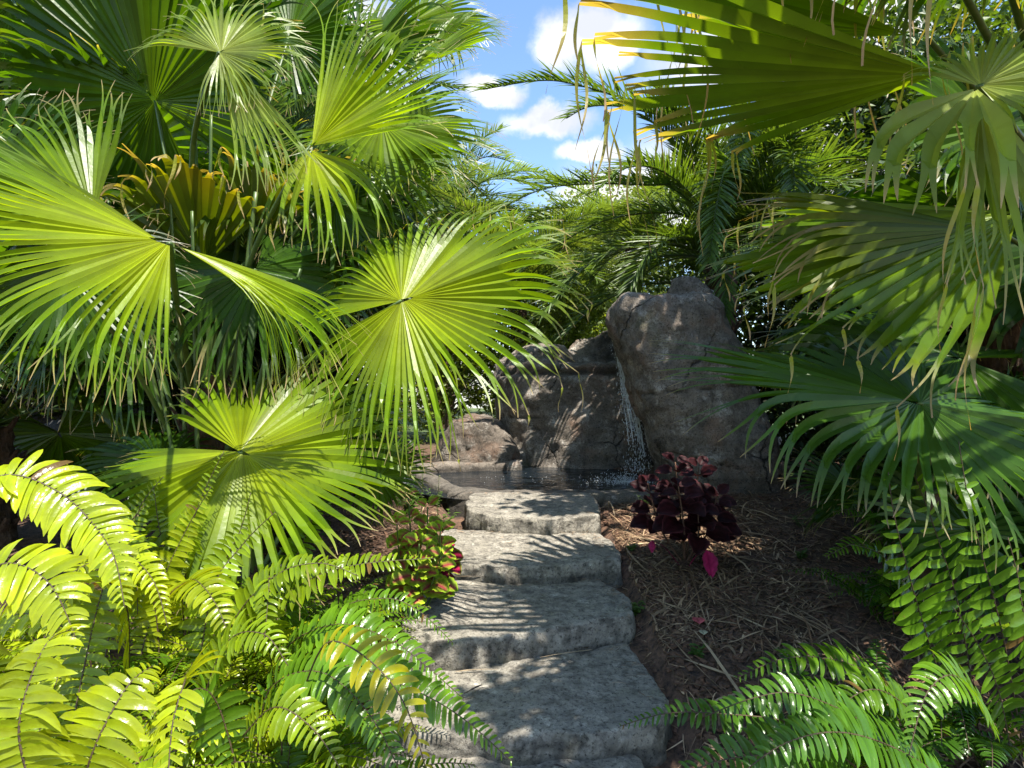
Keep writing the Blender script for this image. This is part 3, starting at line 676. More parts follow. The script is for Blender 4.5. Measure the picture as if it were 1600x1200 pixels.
# L8 dark leaf hanging low at the far left
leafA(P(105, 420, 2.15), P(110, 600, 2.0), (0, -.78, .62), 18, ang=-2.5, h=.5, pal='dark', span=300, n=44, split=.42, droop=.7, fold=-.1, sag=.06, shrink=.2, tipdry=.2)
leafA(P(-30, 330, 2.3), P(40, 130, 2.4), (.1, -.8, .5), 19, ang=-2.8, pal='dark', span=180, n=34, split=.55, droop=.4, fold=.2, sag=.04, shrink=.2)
# L10 pleated leaf with drooping brown tips
leafA(P(320, 420, 2.85), P(250, 235, 2.6), (0, -.9, .25), 20, ang=-1, pal='yellow', span=120, n=16, split=.80, droop=1.5, fold=.2, sag=.05, shrink=.05, tipdry=1.0, hang=.9, hanglen=.2, lvar=.12)
leafA(P(390, 400, 2.95), P(390, 240, 2.8), (0, -.9, .2), 21, ang=-1, pal='yellow', span=100, n=12, split=.82, droop=1.5, fold=.2, sag=.05, shrink=.05, tipdry=1.0, hang=.9, hanglen=.2, lvar=.12)
leafA(P(560, 90, 3.5), P(700, 0, 3.4), (.1, -.8, .5), 29, ang=.5, pal='mid', span=330, n=56, split=.5, droop=.5, fold=.1, sag=.05, shrink=.15)
leafA(P(560, 250, 3.3), P(745, 260, 3.2), (.1, -.8, .5), 30, ang=.5, pal='fresh', span=300, n=56, split=.5, droop=.6, fold=.1, sag=.08, shrink=.15)
leafA(P(650, 30, 3.6), P(770, 70, 3.5), (.2, -.8, .4), 35, ang=.5, pal='fresh', span=320, n=50, split=.5, droop=.5, fold=.1, sag=.05, shrink=.15)
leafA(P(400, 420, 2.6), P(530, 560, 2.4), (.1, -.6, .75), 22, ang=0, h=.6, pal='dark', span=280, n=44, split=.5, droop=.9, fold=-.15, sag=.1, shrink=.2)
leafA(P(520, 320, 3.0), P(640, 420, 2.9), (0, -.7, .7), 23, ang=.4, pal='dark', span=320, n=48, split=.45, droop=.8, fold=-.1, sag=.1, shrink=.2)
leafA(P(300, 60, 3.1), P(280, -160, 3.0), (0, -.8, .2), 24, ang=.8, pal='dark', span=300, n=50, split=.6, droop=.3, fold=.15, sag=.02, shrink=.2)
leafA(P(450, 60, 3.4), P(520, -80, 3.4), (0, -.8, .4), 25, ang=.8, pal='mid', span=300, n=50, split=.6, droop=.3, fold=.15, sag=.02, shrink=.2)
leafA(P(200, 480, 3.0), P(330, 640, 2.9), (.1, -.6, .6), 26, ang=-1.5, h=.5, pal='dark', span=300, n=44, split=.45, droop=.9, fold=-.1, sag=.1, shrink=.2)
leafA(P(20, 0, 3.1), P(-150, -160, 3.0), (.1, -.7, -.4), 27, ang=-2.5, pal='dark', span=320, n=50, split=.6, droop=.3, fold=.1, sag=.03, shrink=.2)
# extra bare stems standing in the clump
for i, (x0, x1, y1, Yd) in enumerate([(300, 262, 250, 2.8), (322, 330, 180, 2.9), (340, 400, 300, 2.8), (350, 470, 420, 2.8), (305, 180, 380, 2.8), (330, 520, 520, 2.7), (312, 300, 330, 2.7), (345, 430, 500, 2.6), (300, 230, 500, 2.6)]):
    b = P(x0, 640, Yd); b.z = zg(b.x, b.y)+.1; h = P(x1, y1, Yd-.1); m2 = MB(); tube(m2, catmull([b, b.lerp(h, .5)+V((0, 0, .08)), h], 8), .02, .010, 6, flat=.6); m2.build('stem', M_STEM, palmA, smooth=True)

# ------------------------------------------------------------ young fan palm low at left
YB = P(400, 800, 2.55); YB.z = zg(YB.x, YB.y)
palmB = thing('young_fan_palm', YB, 'low young fan palm with one broad shadow-striped leaf above the left ferns', 'palm')
trunk(palmB, YB-V((0, 0, .05)), YB+V((0, 0, .2)), .06, .05, 3, 12)
def leafB(hub, tip, nrm, seed, **kw):
    return fan_leaf(hub, tip, V(nrm), palmB, seed, petiole=(YB+V((0, 0, .15)), YB.lerp(hub, .5)+V((0, 0, .15))), **kw)
leafB(P(375, 706, 2.15), P(612, 790, 1.97), (-.12, -.70, .71), 31, pal='bright', span=338, n=66, split=.60, droop=.22, fold=-.06, sag=.06, shrink=.22, tipdry=.3, lenf=lambda th: 1.0)
leafB(P(590, 745, 2.7), P(668, 708, 2.7), (.1, -.7, .7), 32, pal='mid', span=330, n=40, split=.55, droop=.3, fold=0, sag=.05, shrink=.15)
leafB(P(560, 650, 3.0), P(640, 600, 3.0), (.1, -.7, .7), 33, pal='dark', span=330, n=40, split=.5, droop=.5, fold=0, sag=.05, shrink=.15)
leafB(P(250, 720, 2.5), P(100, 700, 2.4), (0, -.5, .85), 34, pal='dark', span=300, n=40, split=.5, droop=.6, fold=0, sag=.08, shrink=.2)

# ------------------------------------------------------------ right fan palms
RB = V((2.45, 2.45, 0)); RB.z = zg(RB.x, RB.y)
palmR = thing('fan_palm', RB, 'tall fan palm at the right whose leaves trail long dry strips overhead', 'palm')
trunk(palmR, RB-V((0, 0, .1)), RB+V((0, 0, 1.5)), .14, .11, 5, 60)
def leafR(hub, tip, nrm, seed, h=1.4, mid=None, **kw):
    base = RB+V((-.05, -.03, h)); m = mid if mid is not None else base.lerp(hub, .5)+V((0, 0, .12))
    return fan_leaf(hub, tip, V(nrm), palmR, seed, petiole=(base, m), **kw)
# big overhead leaf pointing left, seen from beneath
leafR(P(1500, 112, 1.55), P(1010, 150, 2.0), (.04, .03, 1.0), 41, pal='fresh', blunt=True, span=88, n=19, split=.58, droop=.10, fold=.06, sag=-.02, shrink=.12, hang=.95, hanglen=.42, lvar=.14, pleat=.42, tipdry=.5, bif=.5, costa=.1, lenf=lambda th: 1+.12*abs(th))
leafR(P(1450, 60, 1.75), P(1080, -10, 2.1), (.02, -.2, .98), 49, pal='fresh', blunt=True, span=70, n=13, split=.6, droop=.10, fold=.06, sag=-.02, shrink=.1, hang=.9, hanglen=.5, lvar=.14, pleat=.42, tipdry=.5, costa=.1)
leafR(P(1480, -60, 1.5), P(1250, -200, 1.6), (.0, -.3, .95), 50, pal='fresh', span=160, n=18, split=.8, droop=1.6, fold=.06, sag=.03, shrink=.1, hang=1.0, hanglen=.45, lvar=.15, tipdry=1.0)
# grey-green drooping leaf whose hub shows
leafR(P(1530, 134, 1.42), P(1640, 60, 1.4), (-.10, -.80, .6), 42, pal='pale', span=220, n=26, split=.6, droop=.5, fold=0, sag=.05, shrink=.0, hang=.3, hanglen=.3,
      extra=[(P(1600, 420, 1.30), V((.1, -.8, .6)), 46, 7, .5, .6, 0, .1, .1, None), (P(1400, 270, 1.28), V((0, -.6, .8)), 80, 5, .42, 2.4, 0, .1, .1, None), (P(1520, 460, 1.30), V((0, -.8, .6)), 22, 3, .3, 1.2, 0, .1, .1, None)], tipdry=.4)
leafR(P(1660, 20, 1.9), P(1400, -120, 1.9), (0, -.5, .6), 43, pal='fresh', span=200, n=30, split=.6, droop=.5, fold=.1, sag=.05, shrink=.1, hang=.2, hanglen=.3)
leafR(P(1600, 330, 2.0), P(1160, 410, 2.15), (.0, -.62, .78), 44, h=1.1, pal='fresh', span=110, n=30, split=.80, droop=.22, fold=-.1, sag=.0, shrink=.12, hang=.4, hanglen=.16, tipdry=.5, lvar=.1)
leafR(P(1560, 360, 2.0), P(1180, 330, 2.15), (.0, -.62, .78), 45, h=1.1, pal='yellow', span=70, n=14, split=.6, droop=.5, fold=0, sag=.03, shrink=.1, hang=.5, hanglen=.2, tipdry=.9)
leafR(P(1560, 200, 2.6), P(1400, 60, 2.7), (.0, -.7, .5), 46, pal='mid', span=300, n=40, split=.55, droop=.5, fold=0, sag=.03, shrink=.1)
# unseen leaves added above the frame to shade the right side
leafR(P(1500, -260, 1.6), P(1080, -330, 1.7), (0, .1, 1), 47, pal='mid', span=200, n=34, split=.7, droop=.5, fold=0, sag=.05, shrink=.2)
leafR(P(1700, -300, 1.2), P(1350, -500, 1.1), (0, .1, 1), 48, pal='mid', span=320, n=44, split=.7, droop=.5, fold=0, sag=.05, shrink=.2)
RC = V((1.75, 2.45, 0)); RC.z = zg(RC.x, RC.y)
palmS = thing('fan_palm', RC, 'shorter shaded fan palm at the right with a wide drooping leaf over the fern', 'palm')
trunk(palmS, RC-V((0, 0, .1)), RC+V((0, 0, .55)), .10, .08, 6, 30)
def leafS(hub, tip, nrm, seed, **kw):
    b = RC+V((-.05, -.05, .5)); return fan_leaf(hub, tip, V(nrm), palmS, seed, petiole=(b, b.lerp(hub, .5)+V((0, 0, .1))), **kw)
leafS(P(1438, 630, 1.85), P(1025, 535, 2.05), (.08, -.56, .83), 51, pal='blue', span=348, n=58, split=.42, droop=.8, fold=-.08, sag=.05, shrink=.0, lenf=lambda th: 1.0-.38*max(0, sin(th))-.1*max(0, -sin(th)), tipdry=.2,
      droopf=lambda th: .25 if th < -.2 or abs(th) < .3 else 1.3)
leafS(P(1500, 560, 2.3), P(1200, 500, 2.4), (0, -.5, .8), 52, pal='dark', span=300, n=48, split=.6, droop=.4, fold=0, sag=.05, shrink=.1)
leafS(P(1570, 640, 2.3), P(1600, 760, 2.2), (0, -.6, .8), 53, pal='dark', span=330, n=44, split=.45, droop=.8, fold=0, sag=.05, shrink=.1)
leafS(P(1520, 830, 2.3), P(1330, 745, 2.4), (0, -.6, .8), 54, pal='dark', span=320, n=44, split=.55, droop=.4, fold=0, sag=.05, shrink=.1)
leafS(P(1330, 760, 3.0), P(1230, 720, 3.1), (0, -.5, .8), 55, pal='dark', span=320, n=36, split=.5, droop=.4, fold=0, sag=.05, shrink=.1)

# ------------------------------------------------------------ date palms (feather leaves)
def feather_palm(name, label, base, top, r0, fronds, nfill, seed, Ll=.34, L_=(1.6, 2.3), col=((.045, .095, .016), (.075, .14, .022)), gap=.03, e0=(20, 75), azr=(0, 2*pi), group=None):
    t = thing(name, base, label, 'palm', group); trunk(t, base, top, r0, r0*.9, seed, 60); r = random.Random(seed)
    for i, pts in enumerate(fronds):
        path = [top+V((0, 0, .02))]+[P(*q) for q in pts]; feather_frond(path, V((0, -.25, 1)), Ll, t, seed*13+i, col, gap)
    for i in range(nfill):
        az = r.uniform(*azr); e = r.uniform(*e0); pa = arch(top+V((0, 0, .05)), az, r.uniform(*L_), e, e-r.uniform(60, 110), side=r.uniform(-.3, .3))
        feather_frond(pa, V((0, 0, 1)), Ll*r.uniform(.8, 1.05), t, seed*57+i, tuple(tuple(q*r.uniform(.9, 1.1) for q in c) for c in col), gap)
    return t
DB = V((2.25, 6.3, .6)); DT = V((2.25, 6.2, 2.75))
feather_palm('date_palm', 'feathery date palm rising behind the tall boulder', DB, DT, .17, [
    [(1090, 300, 5.9), (1010, 289, 5.6), (900, 288, 5.4), (830, 302, 5.2), (745, 350, 5.1)],
    [(1100, 395, 5.7), (1010, 380, 5.5), (930, 408, 5.3), (880, 450, 5.2), (850, 492, 5.1)],
    [(1100, 230, 6.0), (1000, 165, 5.8), (900, 132, 5.6), (840, 126, 5.5), (755, 140, 5.3)],
    [(1120, 220, 5.8), (1010, 175, 5.3), (930, 165, 5.0), (885, 185, 4.9)],
    [(1145, 270, 5.6), (1135, 260, 5.0), (1120, 320, 4.6), (1108, 410, 4.4)],
    [(1080, 440, 5.9), (1000, 446, 5.8), (930, 480, 5.8), (880, 524, 5.8)],
    [(1170, 220, 5.8), (1180, 170, 5.2), (1170, 190, 4.6), (1150, 260, 4.2)],
    [(1100, 330, 5.8), (1040, 270, 5.4), (980, 262, 5.1), (930, 300, 4.9)],
    [(1110, 390, 5.7), (1060, 370, 5.3), (1010, 400, 5.0), (985, 450, 4.9)],
    [(1080, 340, 6.1), (960, 340, 6.0), (860, 390, 6.0), (800, 440, 6.0)],
    [(1200, 280, 5.6), (1230, 230, 5.0), (1240, 260, 4.5), (1240, 330, 4.2)],
    [(1200, 330, 5.8), (1280, 280, 5.5), (1330, 300, 5.2), (1380, 380, 5.0)],
    ], 30, 61, Ll=.46, L_=(1.5, 2.2), col=((.06, .115, .014), (.105, .17, .026)), gap=.030, e0=(25, 85))
FB = P(690, 640, 11); FB.z = .66
feather_palm('date_palm', 'distant pale feather palm rising behind the round fan leaf', FB, V((FB.x, FB.y, 4.6)), .22, [
    [(740, 255, 10.8), (790, 250, 10.5), (835, 280, 10.3)], [(740, 330, 10.5), (800, 325, 10.2), (850, 350, 10.0), (865, 395, 9.9)], [(700, 230, 10.8), (740, 225, 10.6), (790, 240, 10.5)]],
    34, 62, Ll=.6, L_=(2.2, 3.0), col=((.10, .17, .06), (.16, .23, .09)), gap=.05)
FB = V((-2.3, 5.2, .65))
feather_palm('date_palm', 'grey-green feather palm behind the top of the left fan palm', FB, V((-2.2, 5.2, 3.3)), .16, [
    [(470, 120, 5.0), (510, 40, 4.9), (560, 0, 4.8)]], 24, 63, Ll=.4, L_=(1.6, 2.3), col=((.05, .10, .035), (.08, .14, .05)), gap=.035)
FB = V((.95, 10.5, .66))
feather_palm('date_palm', 'small pale feather palm in the gap above the low rocks', FB, V((.95, 10.5, 2.9)), .14, [], 34, 64, Ll=.5, L_=(1.2, 1.9), col=((.08, .14, .03), (.13, .19, .05)), gap=.04)

# ------------------------------------------------------------ shrubs and trees
FB = V((.1, 8.6, .66))
feather_palm('date_palm', 'sunlit feather palm with arching fronds close behind the rock wall', FB, V((.1, 8.6, 2.7)), .13, [
    [(760, 420, 8.0), (720, 420, 7.6), (690, 460, 7.4)], [(860, 380, 8.4), (920, 400, 8.0), (960, 460, 7.8)]], 34, 65, Ll=.46, L_=(1.6, 2.3), col=((.095, .155, .028), (.15, .22, .045)), gap=.035)
FB = V((1.9, 9.0, .66))
feather_palm('date_palm', 'sunlit feather palm whose crown shows above the tall boulder', FB, V((1.9, 9.0, 3.6)), .15, [], 34, 66, Ll=.45, L_=(1.5, 2.2), col=((.095, .155, .028), (.15, .22, .045)), gap=.035)
def bush_tree(name, label, base, ells, leaf, count, cols, trunk_h, tr=.06, seed=1, cat='tree', group=None, limbs=9, clump=.32):
    r = random.Random(seed); t = thing(name, base, label, cat, group); b = Vector(base); m = MB()
    top = b+V((0, 0, trunk_h)); tube(m, [b-V((0, 0, .1)), b.lerp(top, .5)+V((r.uniform(-.1, .1), 0, 0)), top], tr, tr*.6, 8)
    for i in range(limbs):
        e = r.choice(ells); c = Vector(e[0]); rad = Vector(e[1]); q = c+V((r.uniform(-.7, .7)*rad.x, r.uniform(-.7, .7)*rad.y, r.uniform(-.5, .8)*rad.z)); s = b.lerp(top, r.uniform(.4, 1)); tube(m, catmull([s, s.lerp(q, .5)+V((0, 0, .12*rad.z)), q], 5), tr*.45, tr*.08, 5)
    m.build('trunk', M_TREE, t, smooth=True)
    mb = MB(); ncl = max(12, count//26); tot = sum(e[1][0]*e[1][1]*e[1][2] for e in ells); cl = []
    for e in ells:
        c = Vector(e[0]); rad = e[1]
        for k in range(max(4, int(ncl*rad[0]*rad[1]*rad[2]/tot))):
            d = Vector((r.gauss(0, 1), r.gauss(0, 1), r.gauss(0, 1))).normalized()*(r.random()**.38)*r.uniform(.75, 1.12); cl.append((c+V((d.x*rad[0], d.y*rad[1], d.z*rad[2])), min(rad)*clump*r.uniform(.5, 1.3), r.uniform(.65, 1.3)))
    per = max(4, count//len(cl))
    for (c, rad, kc) in cl:
        for k in range(per):
            p = c+V((r.gauss(0, 1), r.gauss(0, 1), r.gauss(0, .7)))*rad*.6; d = V((r.gauss(0, 1), r.gauss(0, 1), r.gauss(-.2, .8))).normalized(); n = V((r.gauss(0, .6), r.gauss(0, .6), 1)).normalized(); T = d.cross(n).normalized(); L_ = leaf*r.uniform(.6, 1.3); w = L_*.3
            kk = kc*r.uniform(.75, 1.25); co = tuple(q*kk for q in lerp3(cols[0], cols[1], r.random())); o = len(mb.v)
            mb.vert(p, co); mb.vert(p+d*L_*.45+T*w, co); mb.vert(p+d*L_-V((0, 0, L_*.15)), co); mb.vert(p+d*L_*.45-T*w, co); mb.face((o, o+1, o+2, o+3))
    mb.build('crown', M_BUSH, t); return t
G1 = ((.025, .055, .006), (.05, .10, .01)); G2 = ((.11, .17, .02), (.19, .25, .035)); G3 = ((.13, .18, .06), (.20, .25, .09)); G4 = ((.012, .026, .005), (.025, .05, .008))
HD = 'shrubs behind the palms'; TB = 'trees behind the garden'
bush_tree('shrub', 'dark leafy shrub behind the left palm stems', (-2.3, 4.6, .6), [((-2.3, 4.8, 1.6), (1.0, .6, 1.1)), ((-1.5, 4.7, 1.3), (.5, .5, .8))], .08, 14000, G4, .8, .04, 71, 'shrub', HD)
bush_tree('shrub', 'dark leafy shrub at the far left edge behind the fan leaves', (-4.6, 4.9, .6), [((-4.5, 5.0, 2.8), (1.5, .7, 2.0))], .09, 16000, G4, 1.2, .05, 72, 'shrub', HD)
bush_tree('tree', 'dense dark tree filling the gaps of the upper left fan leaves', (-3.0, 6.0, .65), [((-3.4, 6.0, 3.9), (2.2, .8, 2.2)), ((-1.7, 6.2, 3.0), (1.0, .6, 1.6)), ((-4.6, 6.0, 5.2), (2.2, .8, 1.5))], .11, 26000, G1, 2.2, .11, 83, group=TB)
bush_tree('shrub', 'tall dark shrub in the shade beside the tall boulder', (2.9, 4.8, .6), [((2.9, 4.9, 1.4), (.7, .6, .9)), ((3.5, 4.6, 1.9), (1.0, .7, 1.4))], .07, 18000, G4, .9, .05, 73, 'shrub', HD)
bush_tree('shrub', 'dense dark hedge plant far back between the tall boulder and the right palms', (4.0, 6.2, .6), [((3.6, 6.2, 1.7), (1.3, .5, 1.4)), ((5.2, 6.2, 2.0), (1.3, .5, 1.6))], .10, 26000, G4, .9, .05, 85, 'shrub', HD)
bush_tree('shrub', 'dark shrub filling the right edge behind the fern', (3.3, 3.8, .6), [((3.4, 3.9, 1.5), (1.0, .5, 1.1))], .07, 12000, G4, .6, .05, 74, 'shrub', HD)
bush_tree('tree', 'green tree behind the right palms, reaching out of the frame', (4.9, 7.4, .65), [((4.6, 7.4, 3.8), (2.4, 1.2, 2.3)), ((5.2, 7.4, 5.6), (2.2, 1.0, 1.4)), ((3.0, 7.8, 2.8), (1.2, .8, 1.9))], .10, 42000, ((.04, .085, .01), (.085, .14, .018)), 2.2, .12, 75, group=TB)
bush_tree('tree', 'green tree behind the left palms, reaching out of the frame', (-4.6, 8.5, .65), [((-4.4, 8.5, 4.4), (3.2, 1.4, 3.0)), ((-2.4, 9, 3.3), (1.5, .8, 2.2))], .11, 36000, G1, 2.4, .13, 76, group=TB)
bush_tree('tree', 'distant pale airy tree just right of the sky gap', (3.4, 17, .66), [((3.3, 17, 4.6), (1.9, 1.5, 3.2)), ((1.9, 17, 3.6), (1.5, 1.2, 2.2))], .13, 26000, G3, 3, .12, 77, clump=.28, group=TB)
bush_tree('tree', 'distant light green tree below the sky gap', (.3, 15, .66), [((.9, 15, 3.9), (1.3, 1.0, 2.6)), ((-1.2, 15, 4.2), (1.3, 1.0, 2.8)), ((2.1, 14.6, 4.4), (1.3, 1, 2.6))], .12, 36000, G3, 2.2, .1, 78, clump=.28, group=TB)
bush_tree('tree', 'distant light green tree behind the left fan palm', (-4.6, 16, .66), [((-4.4, 16, 4.8), (2.4, 1.5, 3.4)), ((-2.4, 16, 4), (1.5, 1, 2.6))], .13, 26000, G2, 3, .14, 79, clump=.28, group=TB)
bush_tree('shrub', 'sunlit yellow-green shrub behind the low boulder', (-.9, 8.2, .66), [((-1.1, 8.2, 1.7), (.8, .4, 1.0)), ((-.1, 8.5, 1.8), (.9, .4, 1.0)), ((1.0, 8.7, 2.1), (.9, .4, 1.2))], .07, 20000, G2, .7, .03, 80, 'shrub', HD)
bush_tree('shrub', 'small green shrub between the low boulder and the young palm', (-1.15, 4.5, .6), [((-1.1, 4.5, .95), (.28, .3, .35))], .05, 2600, ((.06, .13, .01), (.12, .19, .02)), .2, .012, 81, 'shrub', HD)
bush_tree('shrub', 'low green shrub at the foot of the left palm', (-1.55, 3.3, .6), [((-1.5, 3.3, .85), (.5, .3, .35))], .05, 3500, G1, .2, .012, 82, 'shrub', HD)
bush_tree('added_shade_canopy', 'unseen tree canopy added above the frame to shade the rocks, steps and mulch', (4.2, 2.2, .6), [((3.05, .6, 4.2), (.85, 1.4, .5)), ((.95, .2, 4.0), (.65, .65, .35)), ((1.25, 2.45, 4.5), (.55, .6, .3)), ((2.4, 3.1, 5.0), (1.3, 1.0, .5))], .13, 7200, G1, 3.4, .12, 84, clump=.5)  # unseen tree, added to cast dappled shade on boulders, steps and mulch
# random dense fan palms behind
def fan_crown(name, label, base, th, n, seed, R_=(.6, .85), pet=(.5, .9), pal=('dark', 'mid'), az=(0, 2*pi), el=(-10, 75)):
    b = Vector(base); t = thing(name, b, label, 'palm'); top = b+V((0, 0, th)); trunk(t, b-V((0, 0, .1)), top, .13, .11, seed, 40); r = random.Random(seed)
    for i in range(n):
        a = r.uniform(*az); e = R(r.uniform(*el)); d = V((cos(a)*cos(e), sin(a)*cos(e), sin(e))); hub = top+d*r.uniform(*pet); e2 = e-R(r.uniform(15, 50)); A = V((cos(a)*cos(e2), sin(a)*cos(e2), sin(e2))); N = V((-cos(a)*sin(e2), -sin(a)*sin(e2), cos(e2)))
        fan_leaf(hub, hub+A*r.uniform(*R_), N+V((r.uniform(-.3, .3), r.uniform(-.3, .3), 0)), t, seed*91+i, pal=r.choice(pal), span=r.uniform(280, 340), n=40, split=r.uniform(.5, .6), droop=r.uniform(.5, .9), fold=r.uniform(-.1, .2), sag=.06, shrink=.25, petiole=(top, top.lerp(hub, .5)+V((0, 0, .06))))
fan_crown('fan_palm', 'shaded fan palm standing behind the tall left clump', (-2.0, 3.9, .6), 1.7, 20, 301)
fan_crown('fan_palm', 'dark fan palm at the far left edge behind the hanging leaf', (-3.0, 3.3, .55), .7, 16, 302)
fan_crown('fan_palm', 'shaded fan palm behind the right palms', (2.9, 3.4, .6), 1.5, 18, 303)
fan_crown('fan_palm', 'low shaded fan palm in the dark behind the right fern', (2.4, 3.0, .6), .3, 12, 304, (.45, .6), (.3, .5), ('dark',), el=(5, 70))

# pale garden wall and lawn strip far behind
mb = MB()
def box(mb, x0, x1, y0, y1, z0, z1, col=(1, 1, 1)):
    o = len(mb.v)
    for z in (z0, z1):
        for (x, y) in ((x0, y0), (x1, y0), (x1, y1), (x0, y1)): mb.vert((x, y, z), col)
    for f in ((3, 2, 1, 0), (4, 5, 6, 7), (0, 1, 5, 4), (1, 2, 6, 5), (2, 3, 7, 6), (3, 0, 4, 7)): mb.face(tuple(o+k for k in f))
wl = thing('garden_wall', (-3, 20, .6), 'pale garden wall glimpsed far behind the plants', 'wall')
box(mb, -14, 9, 20, 20.2, .5, 2.5); mb.build('wall_face', M_WALL, wl); mb = MB(); box(mb, -14.05, 9.05, 19.94, 20.26, 2.503, 2.6); mb.build('coping', M_WALL, wl)

# ------------------------------------------------------------ ferns
U = lambda *v: Vector(v)
fern('sword_fern', (-1.12, 1.30, 0), 'big sunlit sword fern at the lower left corner with broad glossy pinnae', [
    ([(-60, 760, 1.25), (20, 742, 1.3), (90, 768, 1.32), (140, 812, 1.32), (178, 870, 1.3), (195, 950, 1.25)], .098, 'lime', dict(up=(.1, -.62, .75), gap=.015, bare=.0, droop=1.0)),
    ([(60, 1260, .95), (30, 1150, .95), (48, 1060, .98), (78, 1000, 1.02), (110, 985, 1.1)], .098, 'lime', dict(up=(-.1, -.75, .6), gap=.0135, bare=.0, droop=1.1)),
    ([(120, 1280, .98), (140, 1190, .98), (168, 1125, 1.0), (205, 1065, 1.04), (240, 1040, 1.1)], .098, 'lime', dict(up=(.2, -.7, .6), droop=1.1, gap=.0135, bare=.0)),
    ([(-40, 900, 1.2), (20, 880, 1.2), (80, 915, 1.22), (120, 1000, 1.2)], .09, 'lime', dict(up=(.1, -.6, .8))),
    ([(20, 1200, 1.5), (-10, 1000, 1.5), (30, 960, 1.45), (90, 975, 1.4), (130, 1010, 1.35)], .08, 'lime', dict(bare=.3)),
    ([(100, 1200, 1.4), (150, 960, 1.5), (190, 840, 1.55), (225, 790, 1.55)], .08, 'sun', dict(bare=.2)),
    ([(250, 1150, 1.3), (280, 1090, 1.2), (290, 1060, 1.12), (270, 1130, 1.05), (262, 1230, 1.0)], .09, 'lime', dict(bare=.1)),
    ], 50, 101, ('lime', 'sun', 'sun'), (.5, .75), Lp=.095, azr=(-.9, 1.9))
fern('sword_fern', (-.95, 1.95, 0), 'dense sunlit sword fern below the striped fan leaf', [
    ([(300, 1060, 1.8), (285, 940, 1.75), (300, 905, 1.65), (335, 940, 1.55), (368, 1020, 1.5)], .085, 'lime', dict(up=(.1, -.5, .85), bare=.25)),
    ([(330, 1050, 1.9), (345, 900, 1.9), (375, 830, 1.9), (392, 770, 1.9)], .07, 'sun', dict(up=(0, -.9, .4), bare=.2)),
    ([(300, 1050, 1.95), (290, 880, 1.95), (310, 790, 1.95), (350, 705, 1.95)], .065, 'sun', dict(up=(0, -.9, .4), bare=.2)),
    ([(230, 1050, 1.9), (225, 900, 1.9), (215, 850, 1.85), (215, 960, 1.75)], .08, 'sun', dict(bare=.15)),
    ([(250, 1050, 1.8), (240, 940, 1.8), (200, 880, 1.7), (140, 880, 1.6), (80, 920, 1.5)], .085, 'lime', dict(bare=.2)),
    ([(300, 1060, 2.0), (270, 900, 2.0), (250, 830, 2.0), (240, 760, 2.0)], .07, 'sun', dict(up=(0, -.9, .4), bare=.2)),
    ([(330, 1060, 2.0), (320, 860, 2.05), (400, 760, 2.1), (440, 790, 2.1)], .06, 'sun', dict(bare=.3)),
    ], 80, 102, ('sun', 'lime', 'green'), (.42, .66), Lp=.075)
fern('sword_fern', (-1.28, 1.72, 0), 'bright sword fern between the lower left fern and the striped fan leaf', [
    ([(150, 1100, 1.7), (130, 900, 1.7), (170, 850, 1.65), (235, 900, 1.55), (262, 980, 1.5)], .085, 'lime', dict(bare=.2)),
    ([(150, 1100, 1.7), (190, 900, 1.8), (215, 800, 1.85), (255, 745, 1.85)], .075, 'sun', dict(up=(0, -.9, .4), bare=.2)),
    ([(200, 1100, 1.75), (250, 920, 1.85), (290, 830, 1.9), (330, 760, 1.9)], .075, 'lime', dict(up=(0, -.9, .4), bare=.2)),
    ([(200, 1100, 1.75), (200, 960, 1.6), (170, 910, 1.5), (110, 930, 1.4), (70, 1000, 1.35)], .085, 'lime', dict(bare=.2)),
    ], 45, 109, ('lime', 'sun', 'sun'), (.42, .66), Lp=.08)
fern('sword_fern', (-.92, 1.62, 0), 'sword fern in the middle of the left fern bank', [
    ([(300, 1150, 1.6), (330, 930, 1.7), (380, 850, 1.75), (430, 800, 1.75)], .075, 'sun', dict(up=(0, -.9, .4), bare=.2)),
    ([(300, 1150, 1.6), (360, 980, 1.6), (430, 900, 1.6), (500, 880, 1.6), (560, 900, 1.6)], .08, 'sun', dict(bare=.2)),
    ([(300, 1150, 1.5), (350, 1010, 1.45), (410, 990, 1.4), (450, 1040, 1.35)], .08, 'sun', dict(bare=.2)),
    ], 45, 110, ('sun', 'green', 'lime'), (.38, .6), Lp=.075)
fern('sword_fern', (-.70, 2.05, 0), 'arching sword fern leaning over the middle stone step', [
    ([(430, 1080, 1.9), (430, 960, 1.85), (480, 908, 1.8), (560, 882, 1.8), (680, 872, 1.85)], .085, 'sun', dict(up=(0, -.5, .85), bare=.12, droop=.7)),
    ([(430, 1080, 2.0), (455, 900, 2.05), (485, 820, 2.1), (505, 765, 2.1)], .085, 'green', dict(up=(0, -.9, .4), bare=.15)),
    ([(440, 1080, 1.95), (520, 960, 1.95), (600, 935, 1.95), (655, 955, 1.95), (708, 1005, 1.95)], .062, 'green', dict(up=(0, -.5, .85), bare=.2)),
    ([(430, 1080, 1.8), (450, 1010, 1.75), (530, 975, 1.7), (610, 1000, 1.7), (665, 1040, 1.7), (722, 1090, 1.72)], .08, 'green', dict(up=(0, -.5, .85), bare=.12)),
    ([(430, 1080, 1.8), (420, 1010, 1.7), (400, 940, 1.65), (420, 905, 1.6), (412, 1010, 1.5)], .08, 'sun', dict(bare=.2)),
    ], 30, 103, ('sun', 'sun', 'green'), (.4, .6), Lp=.07, azr=(-.6, 3.6))
